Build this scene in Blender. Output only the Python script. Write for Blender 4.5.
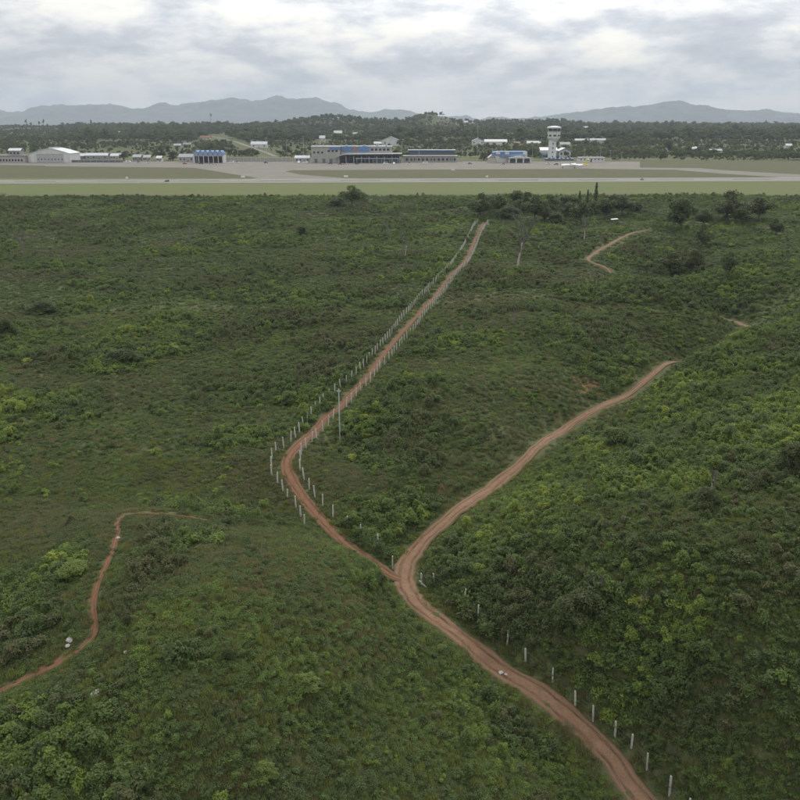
import bpy, math, random
import numpy as np
from mathutils import Vector, Matrix, Euler

for o in list(bpy.data.objects):
    bpy.data.objects.remove(o)
SC = bpy.context.scene
COL = SC.collection
R = math.radians

# ------------------------------------------------------------------ camera
FPX = 858.0                      # focal length in pixels of an 800 px wide picture
CZ = 42.0                        # drone height above the airfield
PITCH = math.atan((400 - 122) / FPX)
cam_data = bpy.data.cameras.new('camera')
cam_data.sensor_width = 36.0
cam_data.lens = 36.0 * FPX / 800.0
cam_data.clip_start = 0.5
cam_data.clip_end = 60000.0
cam = bpy.data.objects.new('camera', cam_data)
COL.objects.link(cam)
cam.location = (0, 0, CZ)
cam.rotation_euler = (math.pi / 2 - PITCH, 0, 0)
SC.camera = cam

# ------------------------------------------------------------------ light
SUN_AZ = R(9)                    # to the right of straight ahead, behind cloud
SUN_EL = R(38)
SC.view_settings.view_transform = 'Standard'
SC.view_settings.look = 'None'
SC.view_settings.exposure = 0.17
SC.view_settings.gamma = 1.0
SC.view_settings.use_curve_mapping = False
SC.cycles.max_bounces = 5
SC.cycles.diffuse_bounces = 2
SC.cycles.glossy_bounces = 2
SC.cycles.transmission_bounces = 4
SC.cycles.transparent_max_bounces = 4
SC.cycles.volume_bounces = 0

sun_data = bpy.data.lights.new('sun', 'SUN')
sun_data.energy = 1.5
sun_data.angle = R(12)
sun_data.color = (1.0, 0.96, 0.9)
sun = bpy.data.objects.new('sun', sun_data)
COL.objects.link(sun)
sdir = Vector((math.sin(SUN_AZ) * math.cos(SUN_EL), math.cos(SUN_AZ) * math.cos(SUN_EL), math.sin(SUN_EL)))
sun.rotation_euler = sdir.to_track_quat('Z', 'Y').to_euler()
sun.location = (0, 200, 400)

world = bpy.data.worlds.new('World')
SC.world = world
world.use_nodes = True


class NT:
    """small node-tree helper"""
    def __init__(self, tree):
        self.t = tree
        tree.nodes.clear()

    def n(self, typ, ins=None, **props):
        nd = self.t.nodes.new(typ)
        for k, v in props.items():
            setattr(nd, k, v)
        for k, v in (ins or {}).items():
            s = nd.inputs[k]
            if isinstance(v, bpy.types.NodeSocket):
                self.t.links.new(v, s)
            else:
                s.default_value = v
        return nd

    def m(self, op, a, b=None, clamp=False):
        ins = {0: a}
        if b is not None:
            ins[1] = b
        return self.n('ShaderNodeMath', ins, operation=op, use_clamp=clamp).outputs[0]

    def mix(self, f, a, b):
        nd = self.n('ShaderNodeMix', {0: f, 6: a, 7: b}, data_type='RGBA')
        return nd.outputs[2]

    def ramp(self, f, stops):
        nd = self.n('ShaderNodeValToRGB', {0: f})
        el = nd.color_ramp.elements
        while len(el) < len(stops):
            el.new(0.5)
        for e, (p, c) in zip(el, stops):
            e.position = p
            e.color = (c[0], c[1], c[2], 1) if not isinstance(c, (int, float)) else (c, c, c, 1)
        return nd.outputs[0]

    def noise(self, vec, scale, detail=4, rough=0.55, dist=0.0):
        return self.n('ShaderNodeTexNoise', {'Vector': vec, 'Scale': scale, 'Detail': detail,
                                             'Roughness': rough, 'Distortion': dist}).outputs[0]


w = NT(world.node_tree)
sky = w.n('ShaderNodeTexSky', sky_type='NISHITA', sun_disc=False)
sky.sun_elevation = SUN_EL
sky.sun_rotation = SUN_AZ
sky.air_density = 1.2
sky.dust_density = 2.0
skyc = w.n('ShaderNodeVectorMath', {0: sky.outputs[0], 3: 0.07}, operation='SCALE').outputs[0]
tc = w.n('ShaderNodeTexCoord').outputs['Generated']
sep = w.n('ShaderNodeSeparateXYZ', {0: tc})
zc = w.m('MAXIMUM', sep.outputs[2], 0.0)
den = w.m('ADD', zc, 0.22)
pv = w.n('ShaderNodeCombineXYZ', {0: w.m('DIVIDE', sep.outputs[0], den), 1: w.m('DIVIDE', sep.outputs[1], den), 2: 3.7}).outputs[0]
big = w.noise(pv, 0.9, 10, 0.58, 0.15)
pv2 = w.n('ShaderNodeMapping', {'Vector': tc, 'Location': (7.3, 2.1, 5.0), 'Scale': (6.5, 6.5, 19.0)}).outputs[0]
fine = w.noise(pv2, 1.5, 12, 0.58, 0.15)
up_ = w.n('ShaderNodeMapping', {'Vector': pv2, 'Location': (0.05, 0.0, 0.30)}).outputs[0]
relief = w.m('SUBTRACT', w.noise(up_, 1.5, 12, 0.58, 0.15), fine)
# cloud deck: thick grey bellies, bright thin places, brighter towards the veiled sun
thick = w.m('ADD', w.m('MULTIPLY', big, 0.30), w.m('ADD', w.m('MULTIPLY', fine, 0.54), w.m('MULTIPLY', w.noise(pv2, 4.6, 8, 0.6, 0.1), 0.16)))
thick = w.m('ADD', thick, w.m('MULTIPLY', relief, 0.62))
shade = w.ramp(thick, [(0.36, (1.17, 1.11, 0.99)), (0.45, (1.02, 0.995, 0.93)), (0.50, (0.84, 0.845, 0.85)), (0.555, (0.63, 0.66, 0.705)), (0.65, (0.46, 0.495, 0.55))])
sd = w.n('ShaderNodeVectorMath', {0: tc, 1: tuple(sdir)}, operation='DOT_PRODUCT').outputs['Value']
glow = w.m('MULTIPLY', w.m('POWER', w.m('MAXIMUM', sd, 0.0), 7.0), 0.75)
rise = w.n('ShaderNodeMapRange', {0: zc, 1: 0.0, 2: 0.16, 3: 0.0, 4: 0.36}, interpolation_type='SMOOTHSTEP').outputs[0]
lift = w.m('ADD', w.m('ADD', w.m('MULTIPLY', zc, 0.7), rise), w.m('ADD', glow, 0.56))
cloud = w.n('ShaderNodeVectorMath', {0: shade, 3: lift}, operation='SCALE').outputs[0]
cover = w.ramp(thick, [(0.25, 0.86), (0.40, 0.97)])
final = w.mix(cover, skyc, cloud)
bg = w.n('ShaderNodeBackground', {'Color': final, 'Strength': 1.0})
w.n('ShaderNodeOutputWorld', {'Surface': bg.outputs[0]})

# ------------------------------------------------------------------ terrain maths
cp, sp = math.cos(PITCH), math.sin(PITCH)


def ray(u, v):
    a = (u - 400) / FPX
    b = (400 - v) / FPX
    return a, cp + b * sp, -sp + b * cp


def unproj(u, v, z):
    a, y, zz = ray(u, v)
    t = (z - CZ) / zz
    return a * t, y * t


def depth(y, z=0.0):
    return y * cp - (z - CZ) * sp


def sm(a, b, x):
    t = np.clip((x - a) / (b - a), 0, 1)
    return t * t * (3 - 2 * t)


_perm = np.random.RandomState(11).rand(256, 256)


def vnoise(x, y):
    xi = np.floor(x).astype(int); yi = np.floor(y).astype(int)
    fx = x - xi; fy = y - yi
    fx = fx * fx * (3 - 2 * fx); fy = fy * fy * (3 - 2 * fy)
    g = lambda i, j: _perm[i & 255, j & 255]
    return (g(xi, yi) * (1 - fx) + g(xi + 1, yi) * fx) * (1 - fy) + (g(xi, yi + 1) * (1 - fx) + g(xi + 1, yi + 1) * fx) * fy


def fbm(x, y, scale, octv=4, seed=0.0, rough=0.5):
    x = np.asarray(x, float) / scale + seed * 17.31; y = np.asarray(y, float) / scale + seed * 9.73
    s = 0; a = 1; t = 0
    for k in range(octv):
        s = s + a * vnoise(x + 31.7 * k, y + 57.1 * k); t += a
        a *= rough; x = x * 2.03; y = y * 2.03
    return s / t


# visible control points (u,v,z)
VIS=[
# far scrub plain
(0,215,-3),(200,215,-3),(400,212,-2),(0,270,-6),(200,270,-6),(0,340,-8),(170,340,-8),(0,420,-9),(160,420,-9),(60,480,-10),(220,450,-10),
# fence track
(483,226,-3),(462,262,-4.5),(440,290,-5),(400,340,-6.5),(340,400,-8.5),(300,440,-9),(284,468,-9.5),(310,508,-11.3),(343,543,-13),(370,420,-8.5),
# junction and lower road
(403,583,-14.8),(440,615,-15),(500,665,-16.5),(590,735,-18),(655,800,-19.5),
# right road up
(430,537,-13.5),(490,488,-12.5),(560,432,-11.5),(620,395,-11),(690,362,-10),
# middle hill
(420,470,-10.0),(480,420,-7.2),(540,380,-6.2),(480,330,-4.8),(560,320,-3.3),(640,345,-8),(560,272,-3.0),(520,265,-4),(596,274,-3.5),(628,285,-4.5),(664,297,-5.5),(698,312,-7),(728,326,-9),(600,310,-4.5),(660,330,-7.5),
# right hill
(480,560,-10),(560,500,-5.2),(640,440,-4),(720,390,-6.5),(702,364,-7.8),(752,337,-6.5),(800,310,-4.5),(800,370,-4.0),(800,450,-0.5),(700,500,-2.4),(600,600,-7.2),(700,600,-4.6),(800,600,-2.4),(640,680,-12.8),(720,720,-11.8),(800,720,-8.8),(740,800,-16),(800,800,-13.8),
# knoll bottom-left
(150,512,-6.0),(120,520,-5.8),(215,525,-6.5),(300,545,-7),(345,556,-9),(400,606,-11.6),(450,648,-13),(190,498,-11),(250,508,-11.2),(120,500,-10.5),(100,600,-4.5),(200,600,-2.6),(300,620,-5),(360,620,-8),(0,690,-8),(90,640,-6.5),(200,700,-4),(100,780,-8),(300,740,-9),(400,680,-12),(420,760,-14),(500,780,-16.5),(0,600,-9),(0,800,-9),
# far right valley and slopes
(741,325,-14),(800,290,-6),(800,250,-3),(720,262,-5.5),(690,285,-8),(640,233,-3.5),(690,225,-2.5),(629,281,-9),(606,268,-8),(590,256,-6.5),(560,225,-3),
]
# hidden / outside world points x,y,z
HID=[(-8,136,-11.5),(-40,150,-11),(-300,100,-6),(-300,300,-6),(-300,500,-2),(300,100,2),(320,300,-2),(300,500,0),(0,20,-16),(-100,20,-8),(100,20,-10),(40,20,-20),(-100,0,-8),(120,-50,-8),(0,-60,-14),
(0,520,0),(-200,520,0),(200,520,0),(150,420,-1),(70,205,-13),(66,190,-12),(88,300,-12.5),(73,290,-11.5),(92,262,-13),(98,220,-12)]
pts=[]
for u,v,z in VIS:
    x,y=unproj(u,v,z); pts.append((x,y,z))
pts+=HID
pts=np.array(pts,float)
S=100.
def K(r2): return 0.5*r2*np.log(r2+1e-12)
def fit(lam=0.0015):
    X=pts[:,:2]/S; n=len(X)
    d=((X[:,None]-X[None])**2).sum(-1)
    A=np.zeros((n+3,n+3)); A[:n,:n]=K(d)+lam*np.eye(n)
    A[:n,n]=1;A[:n,n+1:]=X;A[n,:n]=1;A[n+1:,:n]=X.T
    b=np.zeros(n+3);b[:n]=pts[:,2]
    return X,np.linalg.solve(A,b)
X0,W=fit()
HILLS = [(-190, 2650, 170, 260, 27), (95, 2700, 75, 200, 34), (330, 2900, 330, 340, 21), (-900, 3000, 700, 500, 10),
         (900, 3100, 400, 420, 5), (1500, 3600, 700, 500, 6), (-1700, 3300, 600, 500, 8)]


# crests that hide stretches of the road
CREST = [(*unproj(u, v, z), h, r) for u, v, z, h, r in (         (642, 291, -5, 2.0, 8), (658, 297, -5.3, 1.6, 8), (676, 304, -6, 1.6, 8), (694, 312, -7, 1.3, 7), (712, 319, -8, .7, 6),
         (588, 268, -4, 2.2, 8), (600, 273, -4, 1.4, 7), (345, 556, -9, .7, 4), (375, 582, -10.5, .8, 4), (395, 600, -11.5, .5, 4))]
CREST += [(67, 178, 1.7, 5.5), (73, 183, 3.0, 6.5), (79, 191, 3.0, 6.5), (86, 200, 1.0, 6), (73, 200, -1.0, 6), (82, 208, -2.6, 6), (88, 215, -3.0, 6), (94, 222, -1.8, 5), (79, 194, 1.0, 5), (85, 201, .4, 5)]


def far_h(x, y):
    z = 10 * sm(1120, 1600, y) + 8 * sm(1500, 2700, y) + 3 * sm(2600, 5000, y) - 5 * sm(-500, -900, x) * sm(1300, 1700, y)
    for hx, hy, sx, sy, hh in HILLS:
        z = z + hh * np.exp(-((x - hx) / sx) ** 2 - ((y - hy) / sy) ** 2)
    return z + (fbm(x, y, 260, 4, 2.0) - 0.5) * 9 * sm(1200, 1900, y)


def H(x, y):
    x = np.asarray(x, float); y = np.asarray(y, float)
    sh = x.shape; x = x.ravel(); y = y.ravel()
    q = np.stack([np.clip(x, -330, 340), np.clip(y, -80, 560)], 1) / S
    z = np.empty(len(q)); n = len(X0)
    near = y < 530
    qn = q[near]; zn = np.empty(len(qn))
    for i in range(0, len(qn), 20000):
        qq = qn[i:i + 20000]
        d = ((qq[:, None] - X0[None]) ** 2).sum(-1)
        zn[i:i + 20000] = K(d) @ W[:n] + W[n] + qq @ W[n + 1:]
    z[:] = 0
    for bx, by, bh, br in CREST:
        zn = zn + bh * np.exp(-((x[near] - bx) ** 2 + (y[near] - by) ** 2) / br ** 2)
    z[near] = zn
    z = z * (1 - sm(450, 525, y)) + far_h(x, y)
    return z.reshape(sh)


def cast(u, v, far=False):
    """where the sight line of a picture point meets the terrain"""
    a, yy, zz = ray(u, v)
    t = np.geomspace(40, 9000 if (far or v < 200) else 700, 3000)
    x = a * t; y = yy * t; z = CZ + zz * t
    h = H(x, y)
    k = np.where(z <= h)[0]
    if len(k) == 0:
        return None
    k = k[0]
    f = (z[k - 1] - h[k - 1]) / ((z[k - 1] - h[k - 1]) - (z[k] - h[k]) + 1e-9)
    tt = t[k - 1] + (t[k] - t[k - 1]) * f
    return float(a * tt), float(yy * tt), float(CZ + zz * tt)




# ------------------------------------------------------------------ materials
MATS = {}


def new_mat(name):
    m = bpy.data.materials.new(name)
    m.use_nodes = True
    MATS[name] = m
    t = NT(m.node_tree)
    return m, t


def finish(t, color, rough=0.85, bump=None, spec=0.25, metal=0.0, trans=0.0, bstr=0.3, bdist=0.05):
    ins = {'Base Color': color, 'Roughness': rough, 'Specular IOR Level': spec, 'Metallic': metal}
    if bump is not None:
        ins['Normal'] = t.n('ShaderNodeBump', {'Height': bump, 'Strength': bstr, 'Distance': bdist}).outputs[0]
    b = t.n('ShaderNodeBsdfPrincipled', ins).outputs[0]
    if trans > 0:
        tr = t.n('ShaderNodeBsdfTranslucent', {'Color': color}).outputs[0]
        b = t.n('ShaderNodeMixShader', {0: trans, 1: b, 2: tr}).outputs[0]
    t.n('ShaderNodeOutputMaterial', {'Surface': b})


def plain(name, rgb, rough=0.75, var=0.18, scale=0.6, metal=0.0, spec=0.25, streak=False):
    """painted / plastered surface with blotchy weathering"""
    m, t = new_mat(name)
    co = t.n('ShaderNodeTexCoord').outputs['Object']
    if streak:
        co = t.n('ShaderNodeMapping', {'Vector': co, 'Scale': (1, 1, 0.15)}).outputs[0]
    f = t.noise(co, scale, 6, 0.62)
    a = tuple(c * (1 - var) for c in rgb) + (1,)
    b = tuple(min(1, c * (1 + var * 0.6)) for c in rgb) + (1,)
    c = t.mix(t.ramp(f, [(0.3, 0.0), (0.7, 1.0)]), a, b)
    finish(t, c, rough, None, spec, metal)
    return m


def leaf_mat(name, stops, by='inst', trans=0.38):
    m, t = new_mat(name)
    if by == 'inst':
        tone = t.n('ShaderNodeAttribute', attribute_type='INSTANCER', attribute_name='tone').outputs['Fac']
    else:
        tone = t.n('ShaderNodeSeparateColor', {0: t.n('ShaderNodeObjectInfo').outputs['Color']}).outputs[0]
    co = t.n('ShaderNodeTexCoord').outputs['Object']
    f = t.noise(co, 3.0, 3, 0.6)
    g = t.n('ShaderNodeTexWhiteNoise', {'Vector': t.n('ShaderNodeVectorMath', {0: co, 1: (0.16, 0.16, 0.16)}, operation='SNAP').outputs[0]}, noise_dimensions='3D').outputs[0]
    k = t.m('ADD', tone, t.m('ADD', t.m('MULTIPLY', t.m('SUBTRACT', f, 0.5), 0.35), t.m('MULTIPLY', t.m('SUBTRACT', g, 0.5), 0.22)))
    c = t.ramp(k, stops)
    finish(t, c, 0.62, None, 0.22, 0, trans)
    return m


SCRUB = [(0.0, (0.142, 0.133, 0.065)), (0.14, (0.132, 0.138, 0.058)), (0.28, (0.086, 0.128, 0.046)), (0.42, (0.115, 0.155, 0.050)),
         (0.60, (0.134, 0.194, 0.050)), (0.80, (0.194, 0.262, 0.053)), (1.0, (0.270, 0.321, 0.057))]
leaf_mat('scrub_leaf', SCRUB)
leaf_mat('grass_blade', [(0.0, (0.222, 0.190, 0.091)), (0.3, (0.190, 0.184, 0.071)), (0.6, (0.168, 0.189, 0.054)), (1.0, (0.227, 0.259, 0.059))], trans=0.35)
leaf_mat('far_leaf', [(0.0, (0.059, 0.067, 0.028)), (0.4, (0.079, 0.099, 0.034)), (0.8, (0.118, 0.140, 0.042)), (1.0, (0.154, 0.174, 0.048))])
leaf_mat('tree_leaf', [(0.0, (0.168, 0.136, 0.068)), (0.12, (0.109, 0.104, 0.043)), (0.22, (0.061, 0.088, 0.031)), (0.42, (0.102, 0.140, 0.040)), (0.7, (0.168, 0.220, 0.048)), (1.0, (0.264, 0.293, 0.052))], by='obj')
plain('bark', (0.10, 0.085, 0.068), 0.9, 0.35, 3)
plain('pale_bark', (0.36, 0.34, 0.30), 0.9, 0.3, 2)
plain('twig', (0.15, 0.135, 0.12), 0.9, 0.3, 2)
plain('concrete_post', (0.46, 0.455, 0.41), 0.85, 0.3, 2.5)
plain('pole_steel', (0.42, 0.43, 0.43), 0.55, 0.2, 1.5)
plain('wire', (0.2, 0.2, 0.2), 0.5, 0.1, 3, 0.6)
plain('white_stone', (0.44, 0.42, 0.38), 0.9, 0.3, 1.5)
plain('mountain', (0.050, 0.064, 0.046), 0.95, 0.65, 0.006)

# ground sheet
m, t = new_mat('ground')
geo = t.n('ShaderNodeNewGeometry').outputs['Position']
zone = t.n('ShaderNodeSeparateColor', {0: t.n('ShaderNodeAttribute', attribute_name='zone').outputs['Color']})
n1 = t.noise(geo, 0.09, 6, 0.6)
n2 = t.noise(geo, 2.6, 8, 0.75)
n3 = t.noise(geo, 0.016, 6, 0.6)
base = t.mix(t.ramp(n2, [(0.35, 0.0), (0.65, 1.0)]), (0.045, 0.056, 0.024, 1), (0.110, 0.118, 0.048, 1))
base = t.mix(t.ramp(n1, [(0.45, 0.0), (0.7, 0.55)]), base, (0.088, 0.078, 0.045, 1))
field = t.mix(t.ramp(n3, [(0.36, 0.0), (0.64, 1.0)]), (0.096, 0.138, 0.036, 1), (0.122, 0.128, 0.050, 1))
field = t.mix(t.ramp(n1, [(0.35, 0.0), (0.75, 0.6)]), field, (0.080, 0.116, 0.028, 1))
field = t.mix(t.ramp(t.noise(t.n('ShaderNodeMapping', {'Vector': geo, 'Scale': (0.25, 1.0, 1.0)}).outputs[0], 0.22, 6, 0.7), [(0.42, 0.0), (0.62, 0.75)]), field, (0.118, 0.110, 0.060, 1))
dry = t.mix(t.ramp(n1, [(0.3, 0.0), (0.7, 1.0)]), (0.088, 0.080, 0.046, 1), (0.066, 0.066, 0.034, 1))
soil = t.mix(t.ramp(n2, [(0.3, 0.0), (0.7, 1.0)]), (0.20, 0.105, 0.058, 1), (0.14, 0.082, 0.046, 1))
c = t.mix(zone.outputs[0], base, field)
c = t.mix(zone.outputs[2], c, dry)
c = t.mix(t.ramp(t.m('ADD', zone.outputs[1], t.m('MULTIPLY', t.m('SUBTRACT', n2, 0.5), 0.7)), [(0.42, 0.0), (0.62, 1.0)]), c, soil)
finish(t, c, 0.95, n2, 0.1, bstr=0.5, bdist=0.12)


def dirt_mat(name, c_hi, c_lo, c_grass):
    m, t = new_mat(name)
    uv = t.n('ShaderNodeUVMap').outputs[0]
    s = t.n('ShaderNodeSeparateXYZ', {0: uv})
    geo = t.n('ShaderNodeNewGeometry').outputs['Position']
    n1 = t.noise(geo, 0.9, 6, 0.65)
    n2 = t.noise(geo, 5.0, 5, 0.7)
    st = t.noise(t.n('ShaderNodeMapping', {'Vector': uv, 'Scale': (14, 0.35, 1)}).outputs[0], 1.0, 5, 0.65, 0.4)
    c = t.mix(t.ramp(t.m('ADD', t.m('MULTIPLY', n1, 0.5), t.m('MULTIPLY', n2, 0.5)), [(0.36, 0.0), (0.64, 1.0)]), c_lo, c_hi)
    # wheel ruts: darker, damp, broken along the way
    wig = t.m('MULTIPLY', t.m('SUBTRACT', t.noise(t.n('ShaderNodeMapping', {'Vector': uv, 'Scale': (0.0, 0.16, 1)}).outputs[0], 1.0, 5, 0.7), 0.5), 0.42)
    off = t.m('ABSOLUTE', t.m('SUBTRACT', t.m('ABSOLUTE', t.m('ADD', t.m('SUBTRACT', s.outputs[0], 0.5), wig)), 0.21))
    rut = t.m('SUBTRACT', 1.0, t.m('MULTIPLY', off, 9.0), True)
    rut = t.m('MULTIPLY', t.m('MULTIPLY', rut, t.ramp(st, [(0.36, 0.0), (0.54, 1.0)])), t.ramp(n1, [(0.34, 0.2), (0.56, 1.0)]))
    c = t.mix(rut, c, tuple(0.42 * q for q in c_lo[:3]) + (1,))
    edge = t.m('ABSOLUTE', t.m('SUBTRACT', s.outputs[0], 0.5))
    e = t.ramp(t.m('ADD', edge, t.m('MULTIPLY', t.m('SUBTRACT', n1, 0.5), 0.35)), [(0.34, 0.0), (0.46, 0.9)])
    c = t.mix(e, c, c_grass)
    finish(t, c, 0.92, t.m('ADD', n2, st), 0.15, bstr=0.6, bdist=0.08)
    return m


dirt_mat('red_dirt', (0.245, 0.152, 0.094, 1), (0.150, 0.088, 0.052, 1), (0.09, 0.08, 0.042, 1))
dirt_mat('red_track', (0.200, 0.108, 0.060, 1), (0.13, 0.066, 0.036, 1), (0.075, 0.07, 0.036, 1))
dirt_mat('pale_dirt', (0.30, 0.225, 0.155, 1), (0.22, 0.15, 0.10, 1), (0.09, 0.085, 0.045, 1))


# ------------------------------------------------------------------ mesh helpers
def tag(o, label=None, cat=None, group=None, kind=None):
    if label: o['label'] = label
    if cat: o['category'] = cat
    if group: o['group'] = group
    if kind: o['kind'] = kind
    return o


def mesh_np(name, V, F4, mats, uv=None, smooth=False, mi=None):
    V = np.asarray(V, dtype=np.float32); F4 = np.asarray(F4, dtype=np.int32)
    me = bpy.data.meshes.new(name)
    k = F4.shape[1]
    me.vertices.add(len(V)); me.vertices.foreach_set('co', V.ravel())
    me.loops.add(F4.size); me.loops.foreach_set('vertex_index', F4.ravel())
    me.polygons.add(len(F4))
    me.polygons.foreach_set('loop_start', np.arange(0, F4.size, k, dtype=np.int32))
    me.polygons.foreach_set('loop_total', np.full(len(F4), k, dtype=np.int32))
    if uv is not None:
        l = me.uv_layers.new(name='UVMap')
        l.data.foreach_set('uv', np.asarray(uv, dtype=np.float32)[F4.ravel()].ravel())
    for mm in mats:
        me.materials.append(MATS[mm])
    if mi is not None:
        me.polygons.foreach_set('material_index', np.asarray(mi, dtype=np.int32))
    me.update(calc_edges=True)
    if smooth:
        me.polygons.foreach_set('use_smooth', np.ones(len(F4), dtype=bool))
    return me


def link(name, me, parent=None, loc=None):
    o = bpy.data.objects.new(name, me)
    COL.objects.link(o)
    if parent is not None:
        o.parent = parent
    if loc is not None:
        o.location = loc
    return o


def empty(name, loc, label=None, cat=None, group=None, rz=0.0):
    o = bpy.data.objects.new(name, None)
    COL.objects.link(o)
    o.empty_display_size = 0.5
    o.location = loc
    o.rotation_euler = (0, 0, rz)
    return tag(o, label, cat, group)


class MB:
    """collects polygons for ONE mesh"""
    def __init__(self):
        self.v = []; self.f = []

    def box(self, x0, x1, y0, y1, z0, z1, rot=0.0, c=None):
        b = len(self.v)
        P = [(x0, y0, z0), (x1, y0, z0), (x1, y1, z0), (x0, y1, z0), (x0, y0, z1), (x1, y0, z1), (x1, y1, z1), (x0, y1, z1)]
        if rot:
            cx, cy = c or ((x0 + x1) / 2, (y0 + y1) / 2)
            P = [((x - cx) * math.cos(rot) - (y - cy) * math.sin(rot) + cx, (x - cx) * math.sin(rot) + (y - cy) * math.cos(rot) + cy, z) for x, y, z in P]
        self.v += P
        self.f += [tuple(b + i for i in q) for q in ((0, 3, 2, 1), (4, 5, 6, 7), (0, 1, 5, 4), (1, 2, 6, 5), (2, 3, 7, 6), (3, 0, 4, 7))]
        return self

    def prism(self, prof, y0, y1):
        """outline in x,z pushed from y0 to y1"""
        b = len(self.v); n = len(prof)
        self.v += [(x, y0, z) for x, z in prof] + [(x, y1, z) for x, z in prof]
        self.f += [tuple(b + i for i in range(n)), tuple(b + n + i for i in reversed(range(n)))]
        self.f += [(b + i, b + n + i, b + n + (i + 1) % n, b + (i + 1) % n) for i in range(n)]
        return self

    def prism_x(self, prof, x0, x1):
        b = len(self.v); n = len(prof)
        self.v += [(x0, y, z) for y, z in prof] + [(x1, y, z) for y, z in prof]
        self.f += [tuple(b + i for i in reversed(range(n))), tuple(b + n + i for i in range(n))]
        self.f += [(b + (i + 1) % n, b + n + (i + 1) % n, b + n + i, b + i) for i in range(n)]
        return self

    def lathe(self, prof, n=12, c=(0, 0, 0), axis='z', a0=0.0, sx=1.0, sy=1.0):
        b = len(self.v)
        for r, h in prof:
            for i in range(n):
                a = a0 + 2 * math.pi * i / n
                p = (r * math.cos(a) * sx, r * math.sin(a) * sy, h)
                if axis == 'x': p = (h, p[0], p[1])
                elif axis == 'y': p = (p[0], h, p[1])
                self.v.append((p[0] + c[0], p[1] + c[1], p[2] + c[2]))
        for j in range(len(prof) - 1):
            for i in range(n):
                self.f.append((b + j * n + i, b + j * n + (i + 1) % n, b + (j + 1) * n + (i + 1) % n, b + (j + 1) * n + i))
        self.f.append(tuple(b + i for i in reversed(range(n))))
        self.f.append(tuple(b + (len(prof) - 1) * n + i for i in range(n)))
        return self

    def tube(self, pts, rad, n=6):
        b = len(self.v); pts = [Vector(p) for p in pts]
        for i, p in enumerate(pts):
            d = (pts[min(i + 1, len(pts) - 1)] - pts[max(i - 1, 0)]).normalized()
            s = d.cross(Vector((0, 0, 1)) if abs(d.z) < 0.95 else Vector((1, 0, 0))).normalized(); q = s.cross(d)
            for k in range(n):
                a = 2 * math.pi * k / n
                self.v.append(tuple(p + (s * math.cos(a) + q * math.sin(a)) * rad[i]))
        for i in range(len(pts) - 1):
            for k in range(n):
                self.f.append((b + i * n + k, b + i * n + (k + 1) % n, b + (i + 1) * n + (k + 1) % n, b + (i + 1) * n + k))
        self.f.append(tuple(b + k for k in reversed(range(n))))
        self.f.append(tuple(b + (len(pts) - 1) * n + k for k in range(n)))
        return self

    def poly(self, P):
        b = len(self.v); self.v += [tuple(p) for p in P]
        self.f.append(tuple(range(b, b + len(P))))
        return self

    def mesh(self, name, mat, smooth=False):
        me = bpy.data.meshes.new(name)
        me.from_pydata(self.v, [], self.f)
        me.materials.append(MATS[mat])
        if smooth:
            me.polygons.foreach_set('use_smooth', np.ones(len(me.polygons), dtype=bool))
        me.update()
        return me

    def build(self, name, mat, parent=None, loc=None, smooth=False):
        return link(name, self.mesh(name, mat, smooth), parent, loc)


# ------------------------------------------------------------------ ways across the scrub (world polylines)
def world_line(pix):
    out = []
    for p in pix:
        if len(p) == 3 and p[0] == 'w':
            x, y = p[1], p[2]
        elif len(p) == 3:
            x, y = unproj(*p)
        else:
            x, y, _ = cast(*p)
        out.append((x, y))
    return np.array(out)


def resample(P, step):
    """Catmull-Rom through P, even steps"""
    Q = [P[0]]
    for i in range(len(P) - 1):
        p0 = P[max(i - 1, 0)]; p1 = P[i]; p2 = P[i + 1]; p3 = P[min(i + 2, len(P) - 1)]
        for t in np.linspace(0, 1, 13)[1:]:
            lin = p1 + (p2 - p1) * t
            cr = 0.5 * ((2 * p1) + (-p0 + p2) * t + (2 * p0 - 5 * p1 + 4 * p2 - p3) * t * t + (-p0 + 3 * p1 - 3 * p2 + p3) * t ** 3)
            Q.append(0.75 * cr + 0.25 * lin)
    Q = np.array(Q)
    d = np.r_[0, np.cumsum(np.hypot(*np.diff(Q, axis=0).T))]
    s = np.arange(0, d[-1], step)
    return np.stack([np.interp(s, d, Q[:, 0]), np.interp(s, d, Q[:, 1])], 1)


ROAD_PX = [('w', 37, 44), ('w', 29, 56), (641, 800), (615, 762), (590, 735), (565, 713), (520, 680), (480, 652), (442, 624), (416, 602), (406, 587), (407, 562), (425, 540), (445, 521),
           (490, 488), (530, 455), (560, 432), (600, 407), (640, 385), (670, 370, -10.6), (690, 363, -10.4), ('w', 71, 198), ('w', 84, 211), ('w', 96, 226), (748, 331, -14), (741, 325, -14), (734, 319.5, -13.5), ('w', 88, 268),
           (629, 281, -9), (617, 274, -8.5), (607, 268, -8), ('w', 70, 315), (588, 258, -6.5), (598, 251), (612, 243), (632, 233), (648, 230)]
TRACK_PX = [(407, 580), (390, 577, -14.2), (365, 559, -13.6), (345, 543, -13), (325, 522, -12), (310, 506), (297, 488), (287, 470), (287, 460), (297, 447), (306, 439), (319, 426), (327, 416), (337, 409), (350, 395),
            (366, 378), (387, 350), (402, 332), (417, 316), (435, 296), (450, 276), (462, 265), (471, 250), (477, 235), (482, 226), (484, 222)]
PATH_PX = [(-25, 698), (0, 692), (27, 678), (63, 661), (82, 648), (93, 637), (95, 626), (92, 606), (96, 587), (106, 565), (114, 546), (117, 532), (118, 521), (124, 515.5), (135, 513.5), (154, 513.5), (176, 515), (209, 520.5)]
road_w = resample(world_line(ROAD_PX), 0.8)
track_w = resample(world_line(TRACK_PX), 0.8)
path_w = resample(world_line(PATH_PX), 0.5)


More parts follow.
